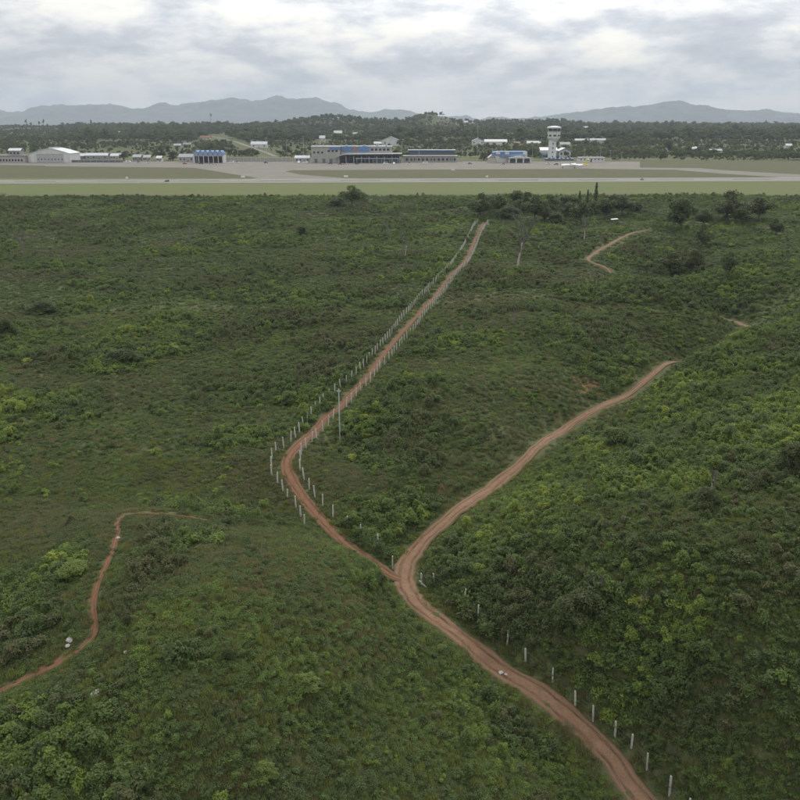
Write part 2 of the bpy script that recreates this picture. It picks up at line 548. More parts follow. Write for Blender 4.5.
def dist_to(line, x, y):
    out = np.full(x.shape, 1e9)
    Lx = line[::2, 0]; Ly = line[::2, 1]
    for i in range(0, len(x), 20000):
        a = x[i:i + 20000]; b = y[i:i + 20000]
        out[i:i + 20000] = np.sqrt(((a[:, None] - Lx[None]) ** 2 + (b[:, None] - Ly[None]) ** 2).min(1))
    return out


def bench(line, x, y):
    """height of the nearest point of a way's centre line"""
    zc_ = H(line[:, 0], line[:, 1]); out = np.empty(len(x))
    for i in range(0, len(x), 5000):
        k = ((x[i:i + 5000, None] - line[None, :, 0]) ** 2 + (y[i:i + 5000, None] - line[None, :, 1]) ** 2).argmin(1)
        out[i:i + 5000] = zc_[k]
    return out


def strip(name, line, width, mat, lift, rut=0.05, label=None, seed=0):
    rs = np.random.RandomState(seed)
    n = len(line); s = np.arange(n)
    d = np.gradient(line, axis=0); d /= np.hypot(d[:, 0], d[:, 1])[:, None] + 1e-9
    nrm = np.stack([d[:, 1], -d[:, 0]], 1)
    cr = np.linspace(-1, 1, 11)
    wl = width * (0.5 + 0.5 * (fbm(s * 1.0, s * 0 + 3, 6, 4, seed + 1) - 0.5)); wr = width * (0.5 + 0.5 * (fbm(s * 1.0, s * 0 + 9, 5, 4, seed + 2) - 0.5))
    if name == 'fenced_track':
        k_ = 1 - 0.45 * sm(120, 230, line[:, 1]); wl = wl * k_; wr = wr * k_
    if name == 'dirt_road':
        k_ = 1 - 0.46 * sm(98, 160, line[:, 1]); wl = wl * k_; wr = wr * k_
    V = []; UV = []
    L = np.r_[0, np.cumsum(np.hypot(*np.diff(line, axis=0).T))]
    for i in range(n):
        for c_ in cr:
            off = c_ * (wl[i] if c_ < 0 else wr[i])
            V.append((line[i, 0] + nrm[i, 0] * off, line[i, 1] + nrm[i, 1] * off)); UV.append(((c_ + 1) / 2, L[i]))
    V = np.array(V); UV = np.array(UV)
    ac = np.abs(UV[:, 0] - 0.5) * 2
    zb = np.repeat(H(line[:, 0], line[:, 1]), len(cr)); zs = H(V[:, 0], V[:, 1])
    z = (zb + np.clip(zs - zb, -.12, .12)) + lift - rut * np.exp(-((ac - 0.46) / 0.16) ** 2) - (lift + 0.12) * sm(0.82, 1.0, ac) + rs.normal(0, 0.008, len(V))
    V3 = np.c_[V, z]
    m_ = len(cr); i, j = np.meshgrid(np.arange(n - 1), np.arange(m_ - 1), indexing='ij')
    a = (i * m_ + j).ravel()
    F4 = np.stack([a, a + 1, a + m_ + 1, a + m_], 1)
    o = link(name, mesh_np(name, V3, F4, [mat], UV, True))
    return tag(o, label, 'road' if 'road' in name else 'path', None, 'structure')


# ------------------------------------------------------------------ ground
def lines(*segs):
    out = []
    for a, b, st in segs:
        out.append(np.arange(a, b, st))
    return np.concatenate(out)


gx = np.concatenate([-np.geomspace(12000, 280, 46)[:-1], np.arange(-280, 290, 1.6), np.geomspace(290, 12000, 46)])
gy = np.concatenate([[-3000, -1500, -700, -300, -120, -60, -20], np.arange(0, 45, 5.0), np.arange(45, 545, 1.5), np.arange(545, 1260, 5.0), np.geomspace(1260, 15000, 130)])
GX, GY = np.meshgrid(gx, gy)
fx, fy = GX.ravel(), GY.ravel()
gz = H(fx, fy)
inner = (fy > 0) & (fy < 560) & (np.abs(fx) < 300)
dr = np.full(fx.shape, 99.0); dt = dr.copy(); dp = dr.copy()
dr[inner] = dist_to(road_w, fx[inner], fy[inner]); dt[inner] = dist_to(track_w, fx[inner], fy[inner]); dp[inner] = dist_to(path_w, fx[inner], fy[inner])
clear = np.minimum(np.minimum(sm(2.5, 6, dr), sm(2.0, 5, dt)), sm(0.7, 2.0, dp))
rel = (fbm(fx, fy, 9, 4, 1.0) - 0.5) * 1.1 + (fbm(fx, fy, 38, 3, 5.0) - 0.5) * 1.6
rel *= clear * (1 - sm(440, 520, fy)) * sm(20, 60, fy)
gz = gz + rel
for line_, dd_, r0_, r1_, cut_ in ((path_w, dp, 0.9, 2.6, .06), (track_w, dt, 1.6, 3.6, .10), (road_w, dr, 2.1, 4.0, .12)):
    k = dd_ < r1_
    wgt = 1 - sm(r0_, r1_, dd_[k])
    gz[k] = gz[k] * (1 - wgt) + (bench(line_, fx[k], fy[k]) - cut_) * wgt
nx_, ny_ = len(gx), len(gy)
i, j = np.meshgrid(np.arange(ny_ - 1), np.arange(nx_ - 1), indexing='ij')
a = (i * nx_ + j).ravel()
gme = mesh_np('ground', np.c_[fx, fy, gz], np.stack([a, a + 1, a + nx_ + 1, a + nx_], 1), ['ground'], None, True)
zone = np.zeros((len(fx), 4), np.float32); zone[:, 3] = 1
edge = 522 + 16 * (fbm(fx, fy * 0, 40, 5, 4.0, .65) - 0.5) + 3 * np.sin(fx / 90)
zone[:, 0] = sm(0, 8, fy - edge) * (1 - sm(1120, 1200, fy)) * 1.0
slope_open = sm(1120, 1200, fy) * (1 - sm(1900, 2300, fy))
zone[:, 0] = np.maximum(zone[:, 0], 0.12 * slope_open)
infield = sm(690, 705, fy) * (1 - sm(1000, 1100, fy))
zone[:, 2] = np.maximum(infield * 0.75, 0.55 * np.exp(-((fy - edge - 9) / 7.0) ** 2) * (np.abs(fx) < 900))


def blob(px, py, rx, ry, k=1.0):
    x, y, _ = cast(px, py)
    return k * np.exp(-((fx - x) / rx) ** 2 - ((fy - y) / ry) ** 2)


soil = np.zeros(len(fx))
for b in ((437, 490, 2.0, 3.4), (590, 386, 5.5, 7, 0.9), (668, 353, 2.5, 4, .8), (52, 655, 1.2, 2.2, 0.9), (395, 582, 2.6, 2.6, .8), (30, 690, 3, 2.5, .6), (128, 508, 2.5, 2, 0.55), (580, 395, 4, 4, .6), (414, 575, 1.2, 2.6, .6), (752, 330, 2, 5, .7)):
    soil = np.maximum(soil, blob(*b))
soil = np.maximum(soil, 0.55 * (1 - sm(1.0, 2.2, dr))); soil = np.maximum(soil, 0.6 * (1 - sm(0.8, 1.8, dt))); soil = np.maximum(soil, 0.6 * (1 - sm(0.35, 1.2, dp)))
zone[:, 1] = soil
at_ = gme.color_attributes.new('zone', 'FLOAT_COLOR', 'POINT')
at_.data.foreach_set('color', zone.ravel())
ground = tag(link('ground', gme), 'rolling scrub-covered ground running out to the airfield', 'ground', None, 'structure')

strip('dirt_road', road_w, 2.9, 'red_dirt', 0.07, 0.06, 'rutted red dirt road curving up the valley to the right', 1)
strip('fenced_track', track_w, 2.25, 'red_track', 0.06, 0.05, 'red earth track between two rows of fence posts', 2)
strip('footpath', path_w, 0.9, 'red_track', 0.05, 0.03, 'narrow red footpath winding over the grassy knoll', 3)

# ------------------------------------------------------------------ mountains
def mountains(name, prof, D, wid, label, seed):
    us = np.array([p[0] for p in prof], float); vs = np.array([p[1] for p in prof], float)
    U = np.linspace(us[0], us[-1], 420)
    rise = np.interp(U, us, vs)
    X = (U - 400) / FPX * D * 0.985
    hh = CZ + (122 - rise) / FPX * D * 0.86
    ys = np.linspace(-1, 1, 60)
    V = np.zeros((60, 420, 3))
    for k, q in enumerate(ys):
        Y = D + q * wid + 0 * X
        n = fbm(X, Y * 0.55, 900, 5, seed, 0.55); rdg = 1 - np.abs(2 * n - 1)
        wob = (fbm(X, Y * 0, 500, 3, seed + 2) - .5) * 0.35
        f = np.clip(1 - np.abs(q - wob) ** 1.15, 0, 1)
        top = np.exp(-((q - wob) / 0.22) ** 2)
        z = hh * (f * (0.45 + 0.62 * rdg) * (1 - top) + top * (0.97 + 0.05 * (n - 0.5))) + (fbm(X, Y, 150, 4, seed + 5) - .5) * 60 * f + (0.5 - np.abs(2 * fbm(X, Y * .4, 520, 4, seed + 6) - 1)) * 150 * f
        z = np.where(f <= 0.001, -5, z)
        V[k, :, 0] = X; V[k, :, 1] = Y; V[k, :, 2] = np.maximum(z, -5)
    i, j = np.meshgrid(np.arange(59), np.arange(419), indexing='ij'); a = (i * 420 + j).ravel()
    o = link(name, mesh_np(name, V.reshape(-1, 3), np.stack([a, a + 1, a + 421, a + 420], 1), ['mountain'], None, True))
    return tag(o, label, 'mountains', None, 'structure')


mountains('mountain_range', [(-260, 118), (-120, 108), (-40, 112), (8, 110.5), (20, 114), (42, 116), (55, 110), (68, 107), (80, 108.5), (100, 109.5), (122, 108.5), (140, 110.5), (165, 109), (182, 107), (200, 105), (216, 103.5), (240, 101.5), (262, 101), (286, 99.5), (305, 100.5), (325, 102.5), (345, 106.5), (362, 111), (385, 114), (420, 117), (470, 121), (520, 124)],
          12500, 1900, 'long blue-grey mountain range on the skyline above the hangar', 3)
mountains('mountain_range', [(520, 124), (560, 119), (592, 113.5), (602, 111), (612, 112.5), (640, 110.5), (655, 107), (668, 105.5), (680, 106.5), (692, 110), (704, 111.5), (714, 115), (730, 116), (746, 113.5), (760, 116.5), (775, 118.5), (783, 119.5), (792, 118.5), (800, 120.5), (850, 118), (930, 112), (1050, 119)],
          11500, 1700, 'lower blue-grey mountain range with a rounded peak, right of the control tower', 7)


# ------------------------------------------------------------------ foliage
def leaves(rs, C, Nn, size, asp=0.55, jitter=0.6, droop=0.0):
    """one rhombic leaf per centre; Nn = preferred normals"""
    n = len(C)
    N = Nn + rs.normal(0, jitter, (n, 3)); N /= np.linalg.norm(N, axis=1)[:, None]
    T = rs.normal(0, 1, (n, 3)); T[:, 2] -= droop
    T -= (T * N).sum(1)[:, None] * N; T /= np.linalg.norm(T, axis=1)[:, None]
    B = np.cross(N, T)
    s = (size * rs.uniform(0.65, 1.35, n))[:, None]
    V = np.stack([C - T * s * 0.5, C + B * s * asp * 0.5 + N * s * .06, C + T * s * 0.5, C - B * s * asp * 0.5 + N * s * .06], 1).reshape(-1, 3)
    return V, np.arange(4 * n).reshape(n, 4)


def blobs_leaves(rs, blobs, n, size, asp=0.55, shell=0.55, jitter=0.7, low=-0.35):
    vol = np.array([b[3] * b[4] for b in blobs]); pick = rs.choice(len(blobs), n, p=vol / vol.sum())
    B = np.array(blobs)[pick]
    d = rs.normal(0, 1, (n, 3)); d /= np.linalg.norm(d, axis=1)[:, None]
    d[:, 2] = np.where(d[:, 2] < low, -d[:, 2], d[:, 2])
    r = (shell + (1 - shell) * rs.rand(n) ** 0.5)[:, None]
    rad = np.stack([B[:, 3], B[:, 3], B[:, 4]], 1)
    # ragged outline: radius wobbles with direction
    wob = 1 + 0.28 * np.sin(d[:, :1] * 5 + B[:, :1] * 3) * np.cos(d[:, 1:2] * 6 + d[:, 2:] * 4)
    C = B[:, :3] + d * rad * r * wob
    C[:, 2] = np.maximum(C[:, 2], 0.03)
    return leaves(rs, C, d * np.array([0.6, 0.6, 1.0]) + np.array([0, 0, 0.45]), size, asp, jitter)


def shrub_mesh(name, seed, kind):
    rs = np.random.RandomState(seed)
    if kind == 'round':
        bl = [(0, 0, 0.45, 0.5, 0.5)] + [(rs.uniform(-.55, .55), rs.uniform(-.55, .55), rs.uniform(.35, .75), rs.uniform(.25, .42), rs.uniform(.25, .4)) for _ in range(6)]
        V, F_ = blobs_leaves(rs, bl, 850, 0.148, 0.6)
    elif kind == 'tall':
        bl = [(rs.uniform(-.35, .35), rs.uniform(-.35, .35), rs.uniform(.4, 1.25), rs.uniform(.25, .42), rs.uniform(.28, .5)) for _ in range(8)]
        V, F_ = blobs_leaves(rs, bl, 850, 0.158, 0.5, 0.45)
    elif kind == 'mat':
        bl = [(rs.uniform(-.8, .8), rs.uniform(-.8, .8), rs.uniform(.1, .25), rs.uniform(.3, .5), rs.uniform(.15, .32)) for _ in range(9)]
        V, F_ = blobs_leaves(rs, bl, 720, 0.135, 0.55, 0.5)
    elif kind == 'broad':
        bl = [(rs.uniform(-.5, .5), rs.uniform(-.5, .5), rs.uniform(.35, .9), rs.uniform(.25, .45), rs.uniform(.2, .4)) for _ in range(6)]
        V, F_ = blobs_leaves(rs, bl, 560, 0.195, 0.62, 0.5)
    elif kind == 'wisp':      # upright thin stems with narrow leaves
        n = 330
        stem = rs.randint(0, 16, n); sx = rs.uniform(-.5, .5, (16, 2)); lean = rs.normal(0, .25, (16, 2)); hh = rs.uniform(.6, 1.5, 16)
        tt = rs.rand(n) ** 0.7
        C = np.c_[sx[stem] + lean[stem] * tt[:, None] + rs.normal(0, .06, (n, 2)), tt * hh[stem] + .05]
        V, F_ = leaves(rs, C, rs.normal(0, 1, (n, 3)) + np.array([0, 0, .5]), 0.22, 0.3)
    elif kind == 'grass':
        n = 260
        c = rs.normal(0, .38, (n, 2)); ln = rs.uniform(.25, .75, n); an = rs.rand(n) * 6.283; le = rs.uniform(.05, .5, n) * ln
        tip = np.c_[c[:, 0] + np.cos(an) * le, c[:, 1] + np.sin(an) * le, ln]
        w_ = rs.uniform(.012, .03, n); px = -np.sin(an) * w_; py = np.cos(an) * w_
        mid = np.c_[c[:, 0] + np.cos(an) * le * .35, c[:, 1] + np.sin(an) * le * .35, ln * .6]
        base_ = np.c_[c, np.zeros(n)]
        V = np.stack([base_, mid + np.c_[px, py, 0 * px], tip, mid - np.c_[px, py, 0 * px]], 1).reshape(-1, 3); F_ = np.arange(4 * n).reshape(n, 4)
    return mesh_np(name, V, F_, ['grass_blade' if kind == 'grass' else 'scrub_leaf'])


def library(colname, meshes):
    c = bpy.data.collections.new(colname)
    for me in meshes:
        c.objects.link(bpy.data.objects.new(me.name, me))
    return c


def scatter(name, lib, P, idx, rz, scl, tone, label, cat):
    me = bpy.data.meshes.new(name)
    me.vertices.add(len(P)); me.vertices.foreach_set('co', np.asarray(P, np.float32).ravel())
    for nm, typ, arr in (('idx', 'INT', idx), ('tone', 'FLOAT', tone)):
        at = me.attributes.new(nm, typ, 'POINT'); at.data.foreach_set('value', np.asarray(arr))
    rot = np.asarray(rz, np.float32)
    at = me.attributes.new('rot', 'FLOAT_VECTOR', 'POINT'); at.data.foreach_set('vector', rot.ravel())
    at = me.attributes.new('scl', 'FLOAT_VECTOR', 'POINT'); at.data.foreach_set('vector', np.asarray(scl, np.float32).ravel())
    g = bpy.data.node_groups.new(name + '_nodes', 'GeometryNodeTree')
    g.interface.new_socket('Geometry', in_out='INPUT', socket_type='NodeSocketGeometry')
    g.interface.new_socket('Geometry', in_out='OUTPUT', socket_type='NodeSocketGeometry')
    N = g.nodes; Lk = g.links
    gi = N.new('NodeGroupInput'); go = N.new('NodeGroupOutput')
    ci = N.new('GeometryNodeCollectionInfo'); ci.inputs['Collection'].default_value = lib
    ci.inputs['Separate Children'].default_value = True; ci.inputs['Reset Children'].default_value = True
    ip = N.new('GeometryNodeInstanceOnPoints'); ip.inputs['Pick Instance'].default_value = True

    def na(nm, dt):
        q = N.new('GeometryNodeInputNamedAttribute'); q.data_type = dt; q.inputs['Name'].default_value = nm
        return q.outputs['Attribute']
    Lk.new(gi.outputs[0], ip.inputs['Points']); Lk.new(ci.outputs[0], ip.inputs['Instance'])
    Lk.new(na('idx', 'INT'), ip.inputs['Instance Index'])
    er = N.new('FunctionNodeEulerToRotation'); Lk.new(na('rot', 'FLOAT_VECTOR'), er.inputs[0]); Lk.new(er.outputs[0], ip.inputs['Rotation'])
    Lk.new(na('scl', 'FLOAT_VECTOR'), ip.inputs['Scale']); Lk.new(ip.outputs[0], go.inputs[0])
    o = link(name, me)
    md = o.modifiers.new('scatter', 'NODES'); md.node_group = g
    return tag(o, label, cat, None, 'stuff')


kinds = ['round', 'round', 'round', 'tall', 'tall', 'mat', 'mat', 'broad', 'broad', 'wisp', 'wisp']
shrubs = library('shrub_library', [shrub_mesh('shrub_form_%s' % chr(97 + k), 100 + k, kd) for k, kd in enumerate(kinds)])
tufts = library('tuft_library', [shrub_mesh('tuft_form_%s' % chr(97 + k), 200 + k, 'grass') for k in range(4)])


def project(x, y, z):
    dz = z - CZ; d = y * cp - dz * sp
    return 400 + FPX * x / d, 400 - FPX * (y * sp + dz * cp) / d


def ground_z(x, y):
    """height of the built ground sheet"""
    ix = np.clip(np.searchsorted(gx, x) - 1, 0, nx_ - 2); iy = np.clip(np.searchsorted(gy, y) - 1, 0, ny_ - 2)
    Z = gz.reshape(ny_, nx_)
    ax = (x - gx[ix]) / (gx[ix + 1] - gx[ix]); ay = (y - gy[iy]) / (gy[iy + 1] - gy[iy])
    return (Z[iy, ix] * (1 - ax) + Z[iy, ix + 1] * ax) * (1 - ay) + (Z[iy + 1, ix] * (1 - ax) + Z[iy + 1, ix + 1] * ax) * ay


rs = np.random.RandomState(5)


def candidates(y0, y1, step):
    half = (y1 * 0.60 + 30)
    X, Y = np.meshgrid(np.arange(-half, half, step), np.arange(y0, y1, step))
    x = X.ravel() + rs.uniform(-.5, .5, X.size) * step; y = Y.ravel() + rs.uniform(-.5, .5, X.size) * step
    z = ground_z(x, y)
    u, v = project(x, y, z)
    k = (u > -110) & (u < 910) & (v < 900) & (y > 40)
    return x[k], y[k], z[k], u[k], v[k]


def blobpx(u, v, cu, cv, ru, rv):
    return np.exp(-((u - cu) / ru) ** 2 - ((v - cv) / rv) ** 2)


cx_, cy_, cz_ = [], [], []
for y0, y1, st in ((40, 130, 0.8), (130, 220, 1.0), (220, 340, 1.4), (340, 528, 1.9)):
    x, y, z, u, v = candidates(y0, y1, st)
    cx_.append(np.c_[x, y, z, u, v, np.full(len(x), st)])
A = np.concatenate(cx_)
x, y, z, u, v, st = A.T
d_r = dist_to(road_w, x, y); d_t = dist_to(track_w, x, y); d_p = dist_to(path_w, x, y)
patch = fbm(x, y, 16, 4, 6.0); patch2 = fbm(x, y, 55, 3, 8.0); spec = fbm(x, y, 11, 3, 12.0)
knoll = np.clip(blobpx(u, v, 200, 615, 170, 55) + blobpx(u, v, 60, 560, 90, 50) + blobpx(u, v, 390, 630, 70, 35), 0, 1) * (v > 505)
lush = np.clip(blobpx(u, v, 640, 640, 200, 140) + blobpx(u, v, 560, 575, 100, 60) + 0.8 * blobpx(u, v, 700, 290, 90, 25) + blobpx(u, v, 740, 740, 150, 100), 0, 1)
rside = sm(8, 40, u - np.interp(v, [362, 432, 488, 537, 587, 624, 680, 735, 800], [690, 560, 490, 430, 410, 442, 520, 590, 641])) * (v > 350)
lush = np.maximum(lush, 0.7 * rside)
dryhill = np.clip(blobpx(u, v, 570, 350, 130, 60) + 0.6 * blobpx(u, v, 470, 460, 90, 60), 0, 1)
keep = (d_r > 1.9) & (d_t > 1.45 - 0.5 * sm(200, 260, y) * (fbm(x, y, 7, 2, 40.) > .5)) & (d_p > 0.75)
# the far end of the fenced track is half grown over
dens = np.clip(0.72 + 2.6 * (patch - 0.47) - 0.12 * knoll + 0.45 * lush, 0.16 + .84 * np.minimum(lush * 1.4, 1), 1.0)
bare = np.maximum.reduce([blobpx(u, v, 590, 386, 16, 8), blobpx(u, v, 437, 490, 8, 5), blobpx(u, v, 130, 510, 22, 7), blobpx(u, v, 52, 650, 12, 8), blobpx(u, v, 575, 262, 30, 3)])
stony = np.maximum.reduce([blobpx(u, v, 103, 701, 16, 9), blobpx(u, v, 66, 649, 12, 9), blobpx(u, v, 124, 658, 18, 8), blobpx(u, v, 43, 684, 7, 6), blobpx(u, v, 107, 673, 7, 6)])
dens *= (1 - 0.85 * bare) * (1 - .95 * np.minimum(1.4 * stony, 1))
dens *= np.clip((d_r - 1.8) / 2.2, 0.1, 1)
keep &= rs.rand(len(x)) < dens
# a shrub that stands between the eye and a way stays low
occ = np.full(len(x), 1e9)
ln_ = 1.3 / np.maximum(42 - z, 20)
for f_ in (.35, .7, 1.0):
    xs_, ys_ = x * (1 + ln_ * f_), y * (1 + ln_ * f_)
    occ = np.minimum(occ, np.minimum(dist_to(road_w, xs_, ys_), np.minimum(dist_to(track_w, xs_, ys_) + .5, dist_to(path_w, xs_, ys_) + .35)) / (.4 + f_ * .6))
edge_y = 522 + 16 * (fbm(x, y * 0, 40, 5, 4.0, .65) - 0.5) + 3 * np.sin(x / 90)
keep &= y < edge_y + 1
x, y, z, u, v, st, patch, patch2, spec, knoll, lush, dryhill, d_r, d_t, d_p, occ = [q[keep] for q in (x, y, z, u, v, st, patch, patch2, spec, knoll, lush, dryhill, d_r, d_t, d_p, occ)]
n = len(x)
r1, r2, r3 = rs.rand(n), rs.rand(n), rs.rand(n)
w_t = np.stack([1.0 + 0 * x, 0.5 + 1.5 * lush, 0.9 + 1.2 * knoll, 0.35 + 1.4 * (spec > 0.58), 0.5 + 0.8 * (spec < 0.42) + 1.2 * dryhill], 1)
w_t /= w_t.sum(1)[:, None]
kind = (r1[:, None] > np.cumsum(w_t, 1)).sum(1)
lo = np.array([0, 3, 5, 7, 9]); cnt = np.array([3, 2, 2, 2, 2])
idx = lo[kind] + (r2 * cnt[kind]).astype(int)
size = (0.42 + 0.72 * r3 ** 1.7) * (0.70 + 0.8 * sm(0.42, 0.66, patch)) * (1 - 0.15 * knoll) * (1 + 0.40 * lush)
size *= np.where(st > 1.8, 1.32, np.where(st > 1.3, 1.18, 1.0))
size *= np.clip(0.45 + (np.minimum(d_r - 1.2, d_t - 0.9)) / 3.2, 0.35, 1) * np.clip(0.30 + (d_p - 0.7) / 5.0, 0.30, 1)
size = np.maximum(size, .55 * lush) + 0.35 * lush * (v > 540) * rs.rand(n)
big_ = rs.rand(n) < 0.05 + 0.16 * (patch > .55)
size[big_] *= 1.5
tone = 0.41 + 0.95 * (spec - 0.5) + 0.6 * (patch2 - 0.5) + rs.normal(0, 0.12, n) + 0.06 * lush - 0.10 * dryhill
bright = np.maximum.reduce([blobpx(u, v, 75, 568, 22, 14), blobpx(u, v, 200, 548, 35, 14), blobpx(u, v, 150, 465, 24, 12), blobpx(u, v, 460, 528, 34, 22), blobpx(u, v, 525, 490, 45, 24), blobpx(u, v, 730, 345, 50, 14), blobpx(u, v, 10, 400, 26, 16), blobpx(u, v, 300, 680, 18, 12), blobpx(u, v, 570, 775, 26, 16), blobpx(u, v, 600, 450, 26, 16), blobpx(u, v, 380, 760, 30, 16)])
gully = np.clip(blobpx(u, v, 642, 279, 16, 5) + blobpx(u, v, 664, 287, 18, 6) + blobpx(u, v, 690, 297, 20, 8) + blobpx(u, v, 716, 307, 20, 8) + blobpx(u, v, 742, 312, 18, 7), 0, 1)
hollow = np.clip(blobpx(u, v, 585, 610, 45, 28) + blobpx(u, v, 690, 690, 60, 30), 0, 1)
size *= 1 + 1.1 * gully + .3 * hollow
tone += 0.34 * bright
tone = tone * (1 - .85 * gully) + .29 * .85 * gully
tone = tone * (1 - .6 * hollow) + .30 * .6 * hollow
tone += np.where(rs.rand(n) < 0.06, 0.28, 0) + np.where(big_, rs.normal(0.04, .12, n), 0)
size = np.minimum(size, 1.55)
size = np.where(d_p < 2.2, np.minimum(size, .38), size)
size = np.where(occ < 2.0, np.minimum(size, 0.42), np.where(occ < 3.2, np.minimum(size, .62), size))
scl = size[:, None] * np.c_[rs.uniform(.85, 1.2, n), rs.uniform(.85, 1.2, n), rs.uniform(.75, 1.15, n)]
rot = np.c_[rs.normal(0, .12, n), rs.normal(0, .12, n), rs.rand(n) * 6.283]
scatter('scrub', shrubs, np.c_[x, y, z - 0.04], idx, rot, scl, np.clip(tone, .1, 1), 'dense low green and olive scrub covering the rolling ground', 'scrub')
print('scrub', n)

# low weeds knitting the shrubs together
A = np.concatenate([np.c_[candidates(y0, y1, s_)] for y0, y1, s_ in ((40, 130, 0.85), (130, 220, 1.25), (220, 340, 1.9), (340, 526, 2.6))])
x, y, z, u, v = A.T
d_r = dist_to(road_w, x, y); d_t = dist_to(track_w, x, y); d_p = dist_to(path_w, x, y)
k = (d_r > 1.75) & (d_t > 1.2) & (d_p > 0.6) & (y < 522 + 16 * (fbm(x, y * 0, 40, 5, 4.0, .65) - 0.5) + 3 * np.sin(x / 90))
bare = np.maximum.reduce([blobpx(u, v, 590, 386, 14, 7), blobpx(u, v, 437, 490, 8, 5), blobpx(u, v, 130, 510, 20, 5), blobpx(u, v, 52, 650, 10, 7), .8 * blobpx(u, v, 103, 701, 14, 7), .8 * blobpx(u, v, 66, 649, 10, 7), .7 * blobpx(u, v, 124, 658, 16, 6)])
k &= rs.rand(len(x)) > bare
x, y, z, d_r, d_t, d_p = [q[k] for q in (x, y, z, d_r, d_t, d_p)]
n = len(x)
s_ = rs.uniform(.55, .95, n) * (1 + 0.75 * sm(180, 360, y)) * np.clip(.35 + np.minimum(np.minimum(d_r - 1.2, d_t - .7), d_p + .3) / 3.0, .35, 1)
tone = 0.36 + 0.8 * (fbm(x, y, 13, 3, 50.) - .5) + 0.5 * (fbm(x, y, 60, 3, 51.) - .5) + rs.normal(0, .08, n)
scatter('weeds', shrubs, np.c_[x, y, z + .02], 5 + (rs.rand(n) * 2).astype(int), np.c_[rs.normal(0, .1, (n, 2)), rs.rand(n) * 6.283], np.c_[s_ * 1.1, s_ * 1.1, s_ * rs.uniform(.6, 1.2, n)],
        np.clip(tone, 0, 1), 'low olive weeds carpeting the ground under the scrub', 'weeds')
print('weeds', n)

# grass tufts between the shrubs
gx_ = []
for y0, y1, s_ in ((40, 130, 0.9), (130, 230, 1.8)):
    gx_.append(np.c_[candidates(y0, y1, s_)])
A = np.concatenate(gx_)
x, y, z, u, v = A.T
d_r = dist_to(road_w, x, y); d_t = dist_to(track_w, x, y); d_p = dist_to(path_w, x, y)
g1 = fbm(x, y, 14, 4, 21.0)
k = (d_r > 1.75) & (d_t > 1.15) & (d_p > 0.42)
x, y, z, u, v, g1, d_p = [q[k] for q in (x, y, z, u, v, g1, d_p)]
n = len(x)
s_ = rs.uniform(.45, 1.0, n) * np.clip(0.5 + (d_p - 0.4) * .5, .5, 1)
scatter('grass', tufts, np.c_[x, y, z - 0.02], (rs.rand(n) * 4).astype(int), np.c_[np.zeros((n, 2)), rs.rand(n) * 6.283], np.c_[s_, s_, s_ * rs.uniform(.6, 1.1, n)],
        np.clip(0.42 + 1.3 * (g1 - .5) + rs.normal(0, .15, n), 0, 1), 'rough green and straw coloured grass growing between the shrubs', 'grass')
print('grass', n)


# ------------------------------------------------------------------ trees
def spine(rs, p, d, L, r, n, wob=0.12):
    pts = [Vector(p)]; d = Vector(d).normalized()
    for k in range(n):
        d = (d + Vector(rs.normal(0, wob, 3))).normalized()
        pts.append(pts[-1] + d * (L / n))
    return pts, list(np.linspace(r, r * 0.55, n + 1)), d


